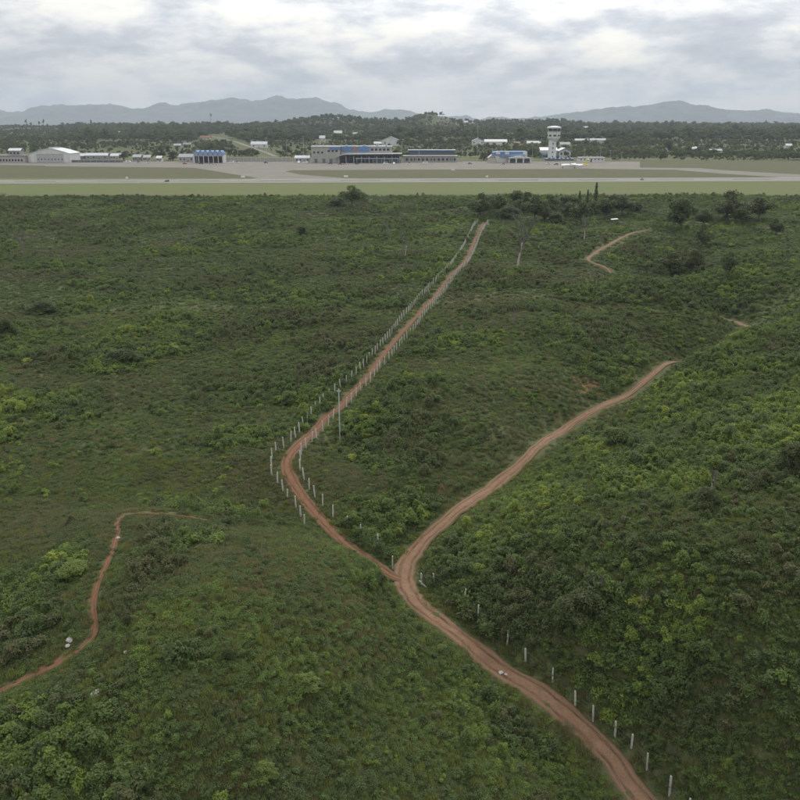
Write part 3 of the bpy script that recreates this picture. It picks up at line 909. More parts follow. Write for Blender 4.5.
def tree_meshes(name, seed, kind):
    """unit tree, about 10 m high: (trunk mesh, crown mesh)"""
    rs = np.random.RandomState(seed)
    tm = MB(); bl = []
    if kind == 'broad':
        pts, rad, d = spine(rs, (0, 0, -0.3), (0, 0, 1), 4.0, 0.30, 4, 0.08)
        tm.tube(pts, rad, 7)
        for k in range(7):
            a = k * 2.4 + rs.uniform(-.4, .4); q = pts[rs.randint(2, 5)]
            lp, lr, _ = spine(rs, q, (math.cos(a), math.sin(a), rs.uniform(.5, 1.3)), rs.uniform(2.6, 4.2), 0.14, 4)
            tm.tube(lp, lr, 5)
            e = lp[-1]
            bl.append((e.x, e.y, e.z + .3, rs.uniform(1.3, 2.2), rs.uniform(1.0, 1.7)))
            e = lp[2]
            bl.append((e.x, e.y, e.z + .6, rs.uniform(1.0, 1.6), rs.uniform(.8, 1.3)))
        bl.append((0, 0, 8.2, 1.7, 1.5))
        V, F_ = blobs_leaves(rs, bl, 4600, 0.50, 0.6, 0.45, 0.8, -0.7)
    elif kind == 'bush':         # crown down to the ground
        tm.tube([(0, 0, -.3), (.1, 0, 2.0), (0.2, .1, 4)], [.25, .2, .1], 6)
        for k in range(11):
            a = k * 2.4; r_ = rs.uniform(.5, 3.0)
            tm.tube([(0, 0, .5), (math.cos(a) * r_, math.sin(a) * r_, rs.uniform(2, 6))], [.12, .05], 5)
            bl.append((math.cos(a) * r_, math.sin(a) * r_, rs.uniform(1.4, 7.5) * (1 - r_ / 7), rs.uniform(.7, 2.1), rs.uniform(.7, 2.0)))
        bl.append((0, 0, 5, 2.2, 2.6))
        V, F_ = blobs_leaves(rs, bl, 7000, 0.32, 0.6, 0.3, 0.9)
    elif kind == 'spire':
        tm.tube([(0, 0, -.3), (0, 0, 5), (0, 0, 9.6)], [.16, .12, .03], 6)
        n = 1300; h = rs.rand(n) ** .8
        rr = .62 * (1 - h) ** .55 * (0.6 + .4 * rs.rand(n)) * (1 + .25 * np.sin(h * 40)) + .05; an = rs.rand(n) * 6.283
        C = np.c_[rr * np.cos(an), rr * np.sin(an), .6 + h * 9.3]
        V, F_ = leaves(rs, C, np.c_[np.cos(an), np.sin(an), .3 + 0 * an], .34, .4, .5, -2)
    elif kind == 'small':        # far-wood tree, single leaf clusters large
        pts, rad, d = spine(rs, (0, 0, -0.5), (0, 0, 1), 5, 0.28, 3, 0.05); tm.tube(pts, rad, 5)
        tall = rs.uniform(.8, 1.5)
        for k in range(8):
            a = k * 2.4; r_ = rs.uniform(.4, 2.6) / tall
            bl.append((math.cos(a) * r_, math.sin(a) * r_, rs.uniform(4.0, 8.6), rs.uniform(1.0, 1.9), rs.uniform(.9, 1.6)))
        V, F_ = blobs_leaves(rs, bl, 480, 0.95, 0.65, 0.5, 0.8, -0.7)
    crown = mesh_np(name + '_crown', V, F_, ['tree_leaf'])
    trunk = tm.mesh(name + '_trunk', 'bark', True)
    return trunk, crown


TREES = {k: [tree_meshes(k + '_tree', 300 + 10 * i + j, k) for j in range(c)] for i, (k, c) in enumerate((('broad', 4), ('bush', 3), ('spire', 2)))}
_tc = {}


def add_tree(name, kind, u, vb, hpx, wpx, tone, label, cat, group=None, far=False):
    x, y, z = cast(u, vb, far)
    if not far:
        z = float(ground_z(np.array([x]), np.array([y]))[0])
    ppm = FPX / depth(y, z)
    h = hpx / ppm; w_ = wpx / ppm
    _tc[kind] = _tc.get(kind, -1) + 1
    tr, cr = TREES[kind][_tc[kind] % len(TREES[kind])]
    e = empty(name, (x, y, z), label, cat, group, rz=_tc[kind] * 1.9)
    sx = w_ / {'broad': 8.6, 'bush': 7.4, 'spire': 1.35}[kind]
    e.scale = (sx, sx, h / {'broad': 9.6, 'bush': 8.2, 'spire': 10.0}[kind])
    link('trunk', tr, e)
    c = link('crown', cr, e)
    c.color = (tone, tone, tone, 1)
    return e


GR = 'trees in the grove below the airfield'
for a_ in [(481, 219, 25, 24, .26, 'dark rounded tree at the left end of the grove, above the track'),
           (499, 214, 19, 26, .34, 'mid green tree second from the left in the grove'),
           (517, 208, 17, 26, .36, 'low wide tree at the back of the grove, above the bare tree'),
           (535, 222, 27, 28, .24, 'largest dark tree in the middle of the grove'),
           (549, 211, 17, 26, .38, 'paler green tree just right of the largest grove tree'),
           (566, 209, 15, 24, .34, 'low bushy tree directly left of the dark spires'),
           (582, 225, 22, 24, .30, 'green tree standing in front of the dark spires'),
           (604, 219, 20, 24, .24, 'dark tree immediately right of the tallest spire'),
           (622, 216, 20, 26, .27, 'dark tree at the right end of the grove, over the white sheet'),
           (556, 224, 13, 22, .30, 'low bush-like tree at the front of the grove'),
           (490, 208, 14, 24, .30, 'rounded treetop behind the two leftmost grove trees'),
           (508, 219, 14, 24, .27, 'low dark bush-like tree below the second grove tree'),
           (527, 212, 20, 24, .30, 'tree filling the gap left of the largest grove tree'),
           (545, 220, 15, 20, .25, 'dark bush-like tree tucked against the largest grove tree'),
           (570, 217, 16, 24, .26, 'rounded tree below and left of the dark spires'),
           (594, 214, 15, 22, .25, 'dark rounded tree at the foot of the tallest spire'),
           (614, 209, 16, 22, .29, 'treetop behind the right end of the grove'),
           (636, 212, 12, 22, .28, 'small bush-like tree just outside the right end of the grove')]:
    add_tree('grove_tree', 'broad' if a_[2] > 16 else 'bush', *a_[:5], a_[5], 'tree', GR)
for a_ in [(579, 208, 17, 4.0, .20, 'shortest dark spire-shaped tree, left of three by the grove'),
           (587, 208, 18, 4.0, .20, 'middle dark spire-shaped tree by the grove'),
           (595, 210, 27, 5.2, .20, 'tallest dark spire-shaped tree, right of three by the grove')]:
    add_tree('spire_tree', 'spire', *a_[:5], a_[5], 'tree', 'dark spire trees')
TG = 'lone trees on the right-hand slopes'
for a_ in [(671, 277, 20, 28, .22, 'wide dark tree on the slope, left of a close pair'),
           (693, 275, 20, 21, .24, 'round dark tree touching the wide dark tree on the slope'),
           (728, 279, 20, 20, .25, 'single dark tree on the slope, right of the close pair'),
           (702, 247, 18, 17, .24, 'single round dark tree uphill from the close pair'),
           (774, 237, 14, 14, .25, 'small round tree alone on the far right slope'),
           (682, 231, 24, 30, .27, 'broad dark green tree at the foot of the far right thicket'),
           (703, 229, 14, 18, .26, 'low tree under the broad dark green tree'),
           (728, 223, 24, 36, .20, 'widest dark tree, tallest of the far right thicket'),
           (757, 222, 18, 28, .22, 'dark spreading tree at the right end of the far thicket'),
           (742, 226, 14, 24, .30, 'pale green low tree in front of the far right thicket')]:
    add_tree('slope_tree', 'broad', a_[0], a_[1], a_[2] * 1.3, a_[3] * 1.05, a_[4] - .03, a_[5], 'tree', TG)
add_tree('edge_tree', 'broad', 352, 207, 21, 26, .36, 'ragged light-crowned tree on the scrub edge below the runway', 'tree')
add_tree('edge_tree', 'bush', 337, 206, 9, 22, .28, 'low dark thicket tree left of the ragged light-crowned tree', 'tree')
add_tree('airport_tree', 'broad', 161, 160.5, 14, 11, .24, 'round dark tree beside the blue-roofed shed, nearer the hangar', 'tree')
add_tree('airport_tree', 'bush', 173, 160.5, 10, 14, .22, 'squat dark tree next to the blue-roofed shed', 'tree')
add_tree('airport_tree', 'broad', 223, 156, 9, 10, .22, 'dark tree rising behind the right end of the blue-roofed shed', 'tree')
add_tree('airport_tree', 'bush', 484, 160.5, 9, 12, .20, 'dark bushy tree at the left end of the blue arrivals building', 'tree')
add_tree('airport_tree', 'bush', 124, 160.5, 8, 9, .24, 'small dark tree at the right end of the dark boundary wall', 'tree')
add_tree('airport_tree', 'broad', 667, 152.5, 12, 12, .24, 'tall dark tree on the far slope right of the control tower', 'tree', far=True)
for a_ in [(792, 482, 46, 46, .22, 'big dark bush cut by the right edge of the picture'),
           (706, 512, 26, 34, .20, 'dark round bush behind the thin pale sapling'),
           (583, 622, 40, 56, .22, 'tall dark bush in the hollow beside the lower road'),
           (128, 630, 16, 14, .24, 'small dark bush beside the narrow footpath'),
           (229, 664, 18, 18, .24, 'small dark bush in the middle of the knoll'),
           (125, 364, 16, 36, .24, 'dark low bush on the open scrub left of the fenced track'),
           (6, 338, 20, 24, .26, 'dark bush at the left edge of the picture'),
           (44, 312, 14, 30, .27, 'dark spreading bush near the left edge, above the other'),
           (618, 448, 22, 34, .46, 'rounded green bush at the top of the right hill'),
           (76, 578, 17, 46, .64, 'bright yellow-green bush left of the footpath'),
           (306, 690, 15, 36, .60, 'bright green bush on the near side of the knoll'),
           (290, 404, 14, 20, .40, 'green bush left of the fenced track beside the pole'),
           (302, 236, 11, 16, .22, 'dark bush far out on the scrub below the ragged tree'),
           (264, 780, 18, 34, .60, 'bright leafy bush at the bottom edge, left of centre'),
           (690, 645, 18, 30, .56, 'light green bush among the dark shrubs by the lower fence')]:
    add_tree('bush', 'bush', *a_[:5], a_[5], 'bush')


def bare_tree(u, vb, hpx, label, mat, seed, spread=0.5, tr=0.5):
    rs_ = np.random.RandomState(seed)
    x, y, z = cast(u, vb); z = float(ground_z(np.array([x]), np.array([y]))[0])
    h = hpx / (FPX / depth(y, z))
    e = empty('bare_tree', (x, y, z), label, 'tree')
    tm = MB(); bm_ = MB()
    r = 0.021 * h + 0.05
    pts, rad, d = spine(rs_, (0, 0, -.3), (0.05, 0, 1), h * tr + .3, r, 5, .05); tm.tube(pts, rad, 7)

    def grow(p, d, L, r, lev):
        q, rr, dd = spine(rs_, p, d, L, r, 3, .14); bm_.tube(q, rr, 4)
        if lev > 0:
            for k in range(3):
                grow(q[rs_.randint(2, 4)], (dd + Vector(rs_.normal(0, spread, 3)) + Vector((0, 0, .25))).normalized(), L * rs_.uniform(.55, .8), r * .62, lev - 1)
    for k in range(5):
        grow(pts[-1 - (k % 3)], (d + Vector(rs_.normal(0, spread, 3))).normalized(), h * (1 - tr) * rs_.uniform(.5, .7), r * .55, 2)
    tm.build('trunk', mat, e, smooth=True)
    bm_.build('branches', 'twig', e)


bare_tree(517, 269, 54, 'tall leafless tree with pale trunk right of the track top', 'pale_bark', 1, .35)
bare_tree(597, 592, 24, 'low grey leafless shrub among green bushes on the right hill', 'twig', 21, .8, .25)
bare_tree(640, 606, 20, 'second low grey leafless shrub, farther right on the hill', 'twig', 22, .8, .25)
bare_tree(405, 259, 26, 'thin leafless tree in the scrub left of the upper track', 'pale_bark', 2)
bare_tree(709, 502, 36, 'thin pale sapling in front of a dark round bush', 'pale_bark', 3, .4, .6)
bare_tree(191, 246, 22, 'faint leafless tree far out on the left scrub', 'twig', 4)
bare_tree(24, 254, 26, 'spindly leafless tree near the left edge, far off', 'twig', 5)
bare_tree(514, 325, 18, 'small grey leafless shrub tree on the middle hill', 'twig', 6, .6, .4)
bare_tree(388, 237, 16, 'small leafless tree on the scrub, just left of the upper track', 'twig', 8)
bare_tree(584, 240, 24, 'pale leafless tree at the foot of the grove', 'pale_bark', 9, .4)

# ------------------------------------------------------------------ fences of concrete posts
post_me = MB().prism([(-.09, -.4), (.09, -.4), (.08, 1.98), (.05, 2.03), (-.05, 2.03), (-.08, 1.98)], -.085, .085).mesh('post', 'concrete_post')
rsf = np.random.RandomState(77)


def fence(name, P, label, heights=(0.92, 1.06), strands=(0.5, 1.0, 1.5), strut=None):
    z0 = ground_z(P[:, 0], P[:, 1])
    e = empty(name, (P[0, 0], P[0, 1], z0[0]), label, 'fence')
    for k in range(len(P)):
        o = link('post', post_me, e, (P[k, 0] - P[0, 0], P[k, 1] - P[0, 1], z0[k] - z0[0]))
        o.rotation_euler = (rsf.normal(0, .045), rsf.normal(0, .045), rsf.uniform(-.4, .4))
        o.scale = (1, 1, rsf.uniform(*heights))
    if strut:
        o = link('strut', post_me, e, (strut[0] - P[0, 0], strut[1] - P[0, 1], strut[2] - z0[0] - .1))
        o.rotation_euler = (0, R(-42), R(8)); o.scale = (.8, .8, 1.12)
    for hgt in strands:
        mb = MB()
        for k in range(len(P) - 1):
            if np.hypot(*(P[k + 1] - P[k])) > 9: continue
            a = Vector((P[k, 0] - P[0, 0], P[k, 1] - P[0, 1], z0[k] - z0[0] + hgt)); b = Vector((P[k + 1, 0] - P[0, 0], P[k + 1, 1] - P[0, 1], z0[k + 1] - z0[0] + hgt))
            mb.tube([a, b], [.004, .004], 3)
        mb.build('wire', 'wire', e)
    return e


def along(pix, step, jit=0.12):
    P = resample(world_line(pix), 0.25)
    d = np.r_[0, np.cumsum(np.hypot(*np.diff(P, axis=0).T))]
    s = [0.0]
    while s[-1] < d[-1]:
        s.append(s[-1] + step * rsf.uniform(1 - jit, 1 + jit))
    s = np.array(s[:-1])
    return np.stack([np.interp(s, d, P[:, 0]), np.interp(s, d, P[:, 1])], 1)


LEFT = [(304.5, 526), (297.5, 510), (288.7, 502), (282.5, 491), (277, 484), (272, 477), (271.7, 467), (273, 458), (278.5, 451.5), (284.7, 447), (292, 441), (302, 429), (314.5, 414), (323.5, 404), (334, 394), (347.5, 384), (356, 376.5), (364.5, 367.5),
        (374, 356), (387, 341), (400, 323), (410, 311), (422, 297), (435, 284), (447, 271), (456, 260), (464, 247), (470, 235), (474, 226), (478, 223)]
RIGHT = [(378, 548), (367, 544), (353, 533), (344, 528), (333, 520), (323, 508), (315, 499), (310, 491), (306, 482), (300.5, 473), (301.5, 456), (305, 451), (309.5, 445), (316, 436), (321, 430), (328, 425), (342, 408), (352, 399), (364, 387), (376.5, 371.5), (389.5, 360), (397, 350), (406, 340), (415, 330), (424, 316),
         (441, 296), (456, 276), (467, 265), (472, 253), (479, 238), (483, 229), (489, 223)]
def off_track(P, dmin):
    out = []
    for p in P:
        d = track_w - p; r_ = np.hypot(d[:, 0], d[:, 1]); k = r_.argmin()
        out.append(p if r_[k] > dmin else track_w[k] - d[k] / (r_[k] + 1e-6) * dmin)
    return np.array(out)


fence('post_fence', off_track(along(LEFT, 2.6), 1.6), 'row of pale concrete posts along the left side of the fenced track')
fence('post_fence', off_track(along(RIGHT, 2.8), 1.6), 'row of pale concrete posts along the right side of the fenced track')
low = world_line([(421.5, 587), (435, 588), (464, 603), (478, 619), (507, 643), (526, 656), (553, 673), (576, 694), (594, 707), (616, 725), (632, 740), (648, 759), (671, 782), (690, 803)])
st_ = cast(431, 591)
fence('post_fence', low, 'row of pale concrete posts half lost in shrubs beside the lower dirt road', (.9, 1.05), strut=st_)
gp = world_line([(392.5, 568)])
tag(link('gate_post', post_me, None, (gp[0, 0], gp[0, 1], float(ground_z(gp[:1, 0], gp[:1, 1])[0]))), 'single pale concrete post where the track meets the dirt road', 'post')

# utility pole
x, y, z = cast(340, 444); z = float(ground_z(np.array([x]), np.array([y]))[0])
e = empty('utility_pole', (x, y, z), 'slender grey pole standing in the scrub right of the fenced track', 'pole')
MB().lathe([(.11, -.4), (.10, 4), (.075, 10.0), (.06, 10.05)], 10).build('shaft', 'pole_steel', e, smooth=True)
MB().box(-.35, .35, -.05, .05, 9.55, 9.66).build('crossarm', 'pole_steel', e)
mb = MB()
for q in (-.28, .28): mb.lathe([(.03, 9.66), (.05, 9.72), (.03, 9.82)], 6, (q, 0, 0))
mb.build('insulators', 'concrete_post', e)

# pale stones
def stone_mesh(seed):
    rs_ = np.random.RandomState(seed); mb = MB()
    n = 7
    prof = [(0.25, -.25), (.5, 0), (.52, .2), (.3, .42), (.05, .47)]
    mb.lathe(prof, n)
    mb.v = [(vx * (1 + rs_.normal(0, .16)) * 1.25, vy * (1 + rs_.normal(0, .16)), vz * (1 + rs_.normal(0, .12))) for vx, vy, vz in mb.v]
    return mb.mesh('stone', 'white_stone')


stones = [stone_mesh(k) for k in range(4)]
for k, (u, v, s_, lab) in enumerate([(100, 697, 1.1, 'largest pale stone of the heap on the near knoll'), (94, 699, .75, 'pale stone left of the largest one in the heap'), (106, 695, .6, 'small pale stone right of the largest one in the heap'),
                                     (114, 693, .5, 'small grey stone at the right end of the heap'), (70, 643, .85, 'pale stone uphill of the footpath bend'), (55, 644, .55, 'pale stone left of the footpath, nearer the edge'),
                                     (68, 648, .6, 'low pale stone touching the footpath bank'), (43, 681, .5, 'lone pale stone just below the footpath'), (116, 652, .55, 'pale stone right of the footpath, leftmost of a loose row'),
                                     (126, 655, .45, 'pale stone in the middle of the loose row'), (141, 656, .4, 'pale stone at the right end of the loose row'), (107, 670, .45, 'pale stone between the loose row and the heap'),
                                     (118, 538, .55, 'pale stone on the footpath near the crest'), (501, 673, .6, 'pale stone at the left verge of the lower road'), (506, 675, .4, 'smaller pale stone on the lower road verge'),
                                     (267, 293, 1.3, 'white boulder alone on the left scrub'), (95, 274, 1.2, 'white boulder far out on the left scrub'), (752, 364, .9, 'pale stone on the crest of the right hill')]):
    x, y, z = cast(u, v); z = float(ground_z(np.array([x]), np.array([y]))[0])
    o = link('stone', stones[k % 4], None, (x, y, z + 0.12)); s_ *= .8; o.scale = (s_, s_, s_ * .8); o.rotation_euler = (0, 0, k * 1.3)
    tag(o, lab, 'stone', 'pale stones lying in the scrub')
x, y, z = cast(614, 225); z = float(ground_z(np.array([x]), np.array([y]))[0])
plain('white_sheet', (0.8, 0.8, 0.8), 0.6, .1)
e = empty('lean_to_shelter', (x, y, z), 'small shelter with a white sheet roof below the grove', 'shelter')
MB().prism([(-1.5, 2.5), (1.5, 2.75), (1.5, 2.83), (-1.5, 2.58)], -1.2, 1.2).build('roof', 'white_sheet', e)
for px_ in (-1.3, 1.3):
    for py_ in (-1, 1): MB().box(px_ - .06, px_ + .06, py_ - .06, py_ + .06, -.2, 2.5).build('post', 'bark', e)


# ------------------------------------------------------------------ airfield surfaces
def paving(name, rgb, joints):
    m, t = new_mat(name)
    geo = t.n('ShaderNodeNewGeometry').outputs['Position']
    n1 = t.noise(geo, 0.05, 6, 0.65); n2 = t.noise(t.n('ShaderNodeMapping', {'Vector': geo, 'Scale': (0.02, 0.5, 1)}).outputs[0], 1.0, 4, 0.6)
    c = t.mix(t.ramp(t.m('ADD', t.m('MULTIPLY', n1, .6), t.m('MULTIPLY', n2, .4)), [(0.35, 0.0), (0.65, 1.0)]), tuple(.78 * q for q in rgb) + (1,), tuple(1.1 * q for q in rgb) + (1,))
    br = t.n('ShaderNodeTexBrick', {'Vector': geo, 'Color1': (1, 1, 1, 1), 'Color2': (.93, .93, .93, 1), 'Mortar': (.7, .7, .7, 1), 'Scale': 1.0, 'Brick Width': joints, 'Row Height': joints, 'Mortar Size': 0.08}, offset=0.0).outputs[0]
    c = t.n('ShaderNodeMix', {0: 1.0, 6: c, 7: br}, data_type='RGBA', blend_type='MULTIPLY').outputs[2]
    st = t.noise(t.n('ShaderNodeMapping', {'Vector': geo, 'Scale': (0.006, 0.35, 1)}).outputs[0], 1.0, 6, 0.7)
    c = t.mix(t.ramp(st, [(0.5, 0.0), (0.68, 0.6)]), c, tuple(.5 * q for q in rgb) + (1,))
    sp_ = t.noise(geo, 0.35, 6, 0.75)
    c = t.mix(t.ramp(sp_, [(0.55, 0.0), (0.72, 0.45)]), c, tuple(.6 * q for q in rgb) + (1,))
    finish(t, c, 0.9, None, 0.2)


paving('runway_asphalt', (0.185, 0.175, 0.15), 400.0)
paving('apron_concrete', (0.185, 0.168, 0.142), 7.5)
paving('taxiway_asphalt', (0.185, 0.17, 0.142), 60.0)
plain('paint_white', (0.7, 0.7, 0.68), .7, .15, .2)
plain('slope_road', (0.17, 0.16, 0.135), .9, .2, .1)


def sheet(name, pix, z, mat, label):
    P = [(*unproj(u, v, 0), z) for u, v in pix]
    c = P[0]
    mb = MB().poly([(p[0], p[1], p[2]) for p in P])
    o = mb.build(name, mat)
    if o.data.polygons[0].normal.z < 0: o.data.flip_normals()
    return tag(o, label, name.replace('_', ' '), None, 'structure')


ra, rb = unproj(0, 183.6, 0), unproj(800, 180.9, 0)
rc, rd = unproj(800, 177.9, 0), unproj(0, 180.0, 0)
sl0 = (rb[1] - ra[1]) / (rb[0] - ra[0]); sl1 = (rc[1] - rd[1]) / (rc[0] - rd[0]); sl0 = sl1 = (sl0 + sl1) / 2
yn, yf = ra[1] - ra[0] * sl0, rd[1] - rd[0] * sl1
XR = 1500
o = MB().poly([(-XR, yn - XR * sl0, .12), (XR, yn + XR * sl0, .12), (XR, yf + XR * sl1, .12), (-XR, yf - XR * sl1, .12)]).build('runway', 'runway_asphalt')
tag(o, 'long pale runway crossing the whole picture', 'runway', None, 'structure')
ymid = (yn + yf) / 2
for k in range(-14, 15):
    xx = k * 60.0; yy = ymid + xx * sl0
    q = MB().box(-15, 15, -.45, .45, 0, .004, math.atan(sl0), (0, 0)).build('centreline_dash', 'paint_white', o, (xx, yy, .125))
for yy, nm in ((yn + 2, 'near'), (yf - 2, 'far')):
    MB().box(-XR * .98, XR * .98, -.5, .5, 0, .004, math.atan(sl0), (0, 0)).build('edge_line', 'paint_white', o, (0, yy, .125))
sheet('apron', [(45, 166.3), (190, 167.8), (260, 170.3), (300, 170.3), (440, 169.6), (640, 168.7), (640, 161.5), (45, 161.5)], .06, 'apron_concrete', 'pale concrete apron in front of the terminal')
sheet('taxiway', [(192, 167.6), (258, 178.3), (238, 180.8), (410, 180.6), (345, 178.3), (300, 174.6), (285, 171.5), (296, 169.8)], .09, 'taxiway_asphalt', 'pale taxiway joining the apron to the runway')
sheet('taxiway', [(590, 168.9), (675, 170.0), (725, 174.0), (775, 177.2), (800, 178.8), (900, 179.4), (900, 177.4), (800, 174.6), (725, 170.4), (700, 168.2), (590, 167.2)], .075, 'taxiway_asphalt', 'curving pale taxiway on the right, merging with the runway')
sheet('service_road', [(0, 162.9), (45, 162.9), (45, 165.6), (0, 165.0)], .05, 'apron_concrete', 'pale service road in front of the hangar')

# ------------------------------------------------------------------ building kit
plain('white_wall', (0.55, 0.55, 0.53), .7, .14, .5, streak=True)
plain('grey_wall', (0.28, 0.28, 0.27), .8, .15, .4, streak=True)
plain('light_grey', (0.38, 0.385, 0.39), .7, .12, .4)
plain('dark_grey', (0.12, 0.125, 0.13), .8, .2, .5)
plain('olive_grey', (0.33, 0.325, 0.29), .8, .15, .4)
plain('pink_wall', (0.42, 0.37, 0.36), .8, .15, .4)
plain('cream_wall', (0.42, 0.39, 0.32), .8, .15, .4)
plain('blue_roof', (0.10, 0.19, 0.37), .5, .15, .3)
plain('pale_blue', (0.23, 0.30, 0.40), .6, .12, .4)
plain('navy', (0.05, 0.09, 0.19), .6, .15, .4)
plain('metal_roof', (0.34, 0.35, 0.355), .5, .15, .3, spec=.4)
plain('white_roof', (0.55, 0.56, 0.57), .5, .12, .3)
plain('rust_roof', (0.25, 0.13, 0.09), .8, .25, .5)
plain('grey_roof', (0.26, 0.26, 0.26), .8, .2, .4)
plain('brown_wood', (0.16, 0.10, 0.06), .8, .2, .4)
plain('orange', (0.27, 0.16, 0.12), .7, .15, .4)
plain('yellow_paint', (0.62, 0.56, 0.16), .45, .06, .3)
plain('aircraft_white', (0.85, 0.85, 0.85), .35, .04, .3, spec=.5)
plain('tyre', (0.03, 0.03, 0.03), .9, .1)
plain('car_white', (0.75, 0.75, 0.75), .35, .04, spec=.5)
plain('car_red', (0.35, 0.05, 0.04), .35, .06, spec=.5)
plain('car_dark', (0.06, 0.07, 0.08), .35, .06, spec=.5)
plain('car_silver', (0.45, 0.46, 0.47), .35, .06, metal=.4)
m, t = new_mat('glass')
finish(t, (0.025, 0.032, 0.04, 1), 0.08, None, 0.6)


class Site:
    """a thing standing where picture point (u, vb) meets the ground; px sizes become metres"""
    def __init__(self, name, u, vb, label, cat, group=None, far=False, rz=0.0):
        if far:
            x, y, z = cast(u, vb, True)
        else:
            x, y = unproj(u, vb, 0); z = 0.0
        self.k = depth(y, z) / FPX          # metres per pixel
        self.e = empty(name, (x, y, z), label, cat, group, rz)
        self.u = u; self.vb = vb

    def X(self, u): return (u - self.u) * self.k
    def Z(self, v): return (self.vb - v) * self.k / 0.985

    def box(self, name, mat, u0, u1, v1, v0, y0, y1, parent=None):
        return MB().box(self.X(u0), self.X(u1), y0, y1, self.Z(v0) if v0 < self.vb else -0.4 * (v0 == self.vb) + 0, self.Z(v1)).build(name, mat, parent or self.e)

    def mbox(self, name, mat, x0, x1, y0, y1, z0, z1, parent=None):
        return MB().box(x0, x1, y0, y1, z0, z1).build(name, mat, parent or self.e)


def window_row(e, xs, w_, z0, z1, y, parent=None, frame='white_wall'):
    for x in xs:
        f = MB().box(x - w_ / 2 - .1, x + w_ / 2 + .1, y - .06, y + .05, z0 - .1, z1 + .1).build('window', frame, parent or e)
        MB().box(x - w_ / 2, x + w_ / 2, y - .10, y - .062, z0, z1).build('pane', 'glass', f)


def gable_roof(x0, x1, y0, y1, ze, zr, over=.5, th=.2, axis='x'):
    mb = MB()
    if axis == 'x':
        ym = (y0 + y1) / 2
        mb.prism_x([(y0 - over, ze - .15), (ym, zr), (y1 + over, ze - .15), (y1 + over, ze - .15 + th), (ym, zr + th), (y0 - over, ze - .15 + th)], x0 - over, x1 + over)
    else:
        xm = (x0 + x1) / 2
        mb.prism([(x0 - over, ze - .15), (xm, zr), (x1 + over, ze - .15), (x1 + over, ze - .15 + th), (xm, zr + th), (x0 - over, ze - .15 + th)], y0 - over, y1 + over)
    return mb


def house(u0, u1, v1, vb, label, wall='white_wall', roof='rust_roof', axis='x', dep=8.0, cat='house', name='house', group=None, eave=0.58, nwin=3, far=True):
    s = Site(name, (u0 + u1) / 2, vb, label, cat, group, far)
    hw = (u1 - u0) / 2 * s.k; h = s.Z(v1); ze = h * eave
    s.mbox('wall', wall, -hw, hw, 0, dep, -2.0, ze - .05)
    if axis == 'y':
        MB().prism([(-hw, ze - .06), (hw, ze - .06), (0, h - .2)], .3, dep - .3).build('gable', wall, s.e)
    gable_roof(-hw, hw, 0, dep, ze, h, axis=axis).build('roof', roof, s.e)
    xs = [-hw + 2 * hw * (q + .5) / nwin for q in range(nwin)]
    d_ = nwin // 2
    window_row(s.e, [q for k, q in enumerate(xs) if k != d_], min(1.6, hw * .45), ze * .35, ze * .75, 0)
    MB().box(xs[d_] - .55, xs[d_] + .55, -.08, .05, -.5, min(2.2, ze * .72)).build('door', 'brown_wood', s.e)
    return s


# ------------------------------------------------------------------ hangar
s = Site('hangar', 50.5, 162.6, 'white low-gabled hangar with grey sliding doors at the left of the apron', 'hangar')
hw = s.X(70.3); ze = s.Z(154.2); zr = s.Z(149.2); L = 32.0
n = 12
arc = [(hw * (2 * k / n - 1), ze + (zr - ze) * (1 - abs(2 * k / n - 1) ** 1.35)) for k in range(n + 1)]
dw0, dw1, dz = s.X(37), s.X(64), s.Z(154.4)
fm = MB()
fm.box(-hw, dw0, 0, .5, -.3, ze); fm.box(dw1, hw, 0, .5, -.3, ze)
fm.prism([(-hw, ze + .002)] + arc[1:-1] + [(hw, ze + .002)], 0, .5)
if dz < ze: fm.box(dw0 + .002, dw1 - .002, .002, .498, dz, ze)
fm.build('front_wall', 'white_wall', s.e)
for q in (-1, 1): MB().box(min(q * hw, q * (hw - .3)), max(q * hw, q * (hw - .3)), .502, L, -.3, ze).build('side_wall', 'white_wall', s.e)
rm = MB(); up = [(x * 1.02, z + .35) for x, z in arc]
rm.prism([(x * 1.02, z + .03) for x, z in arc] + up[::-1], -.6, L + .6); rm.build('roof', 'white_roof', s.e)
MB().box(-2.2, 2.2, 3, L - 3, zr + .3, zr + .9).build('ridge_vent', 'metal_roof', s.e)
nd = 8
for k in range(nd):
    a = dw0 + (dw1 - dw0) * k / nd; b = dw0 + (dw1 - dw0) * (k + 1) / nd
    d_ = MB().box(a + .06, b - .06, .15 + .12 * (k % 2), .3 + .12 * (k % 2), 0, dz - .1).build('door_panel', 'light_grey', s.e)
    MB().box((a + b) / 2 - .5, (a + b) / 2 + .5, .10 + .12 * (k % 2), .148 + .12 * (k % 2), dz * .3, dz * .45).build('pane', 'glass', d_)
lx = -hw - 1.4
MB().box(lx - 2.5, -hw - .02, 4, 14, -.3, ze * .75).build('lean_to', 'white_wall', s.e)

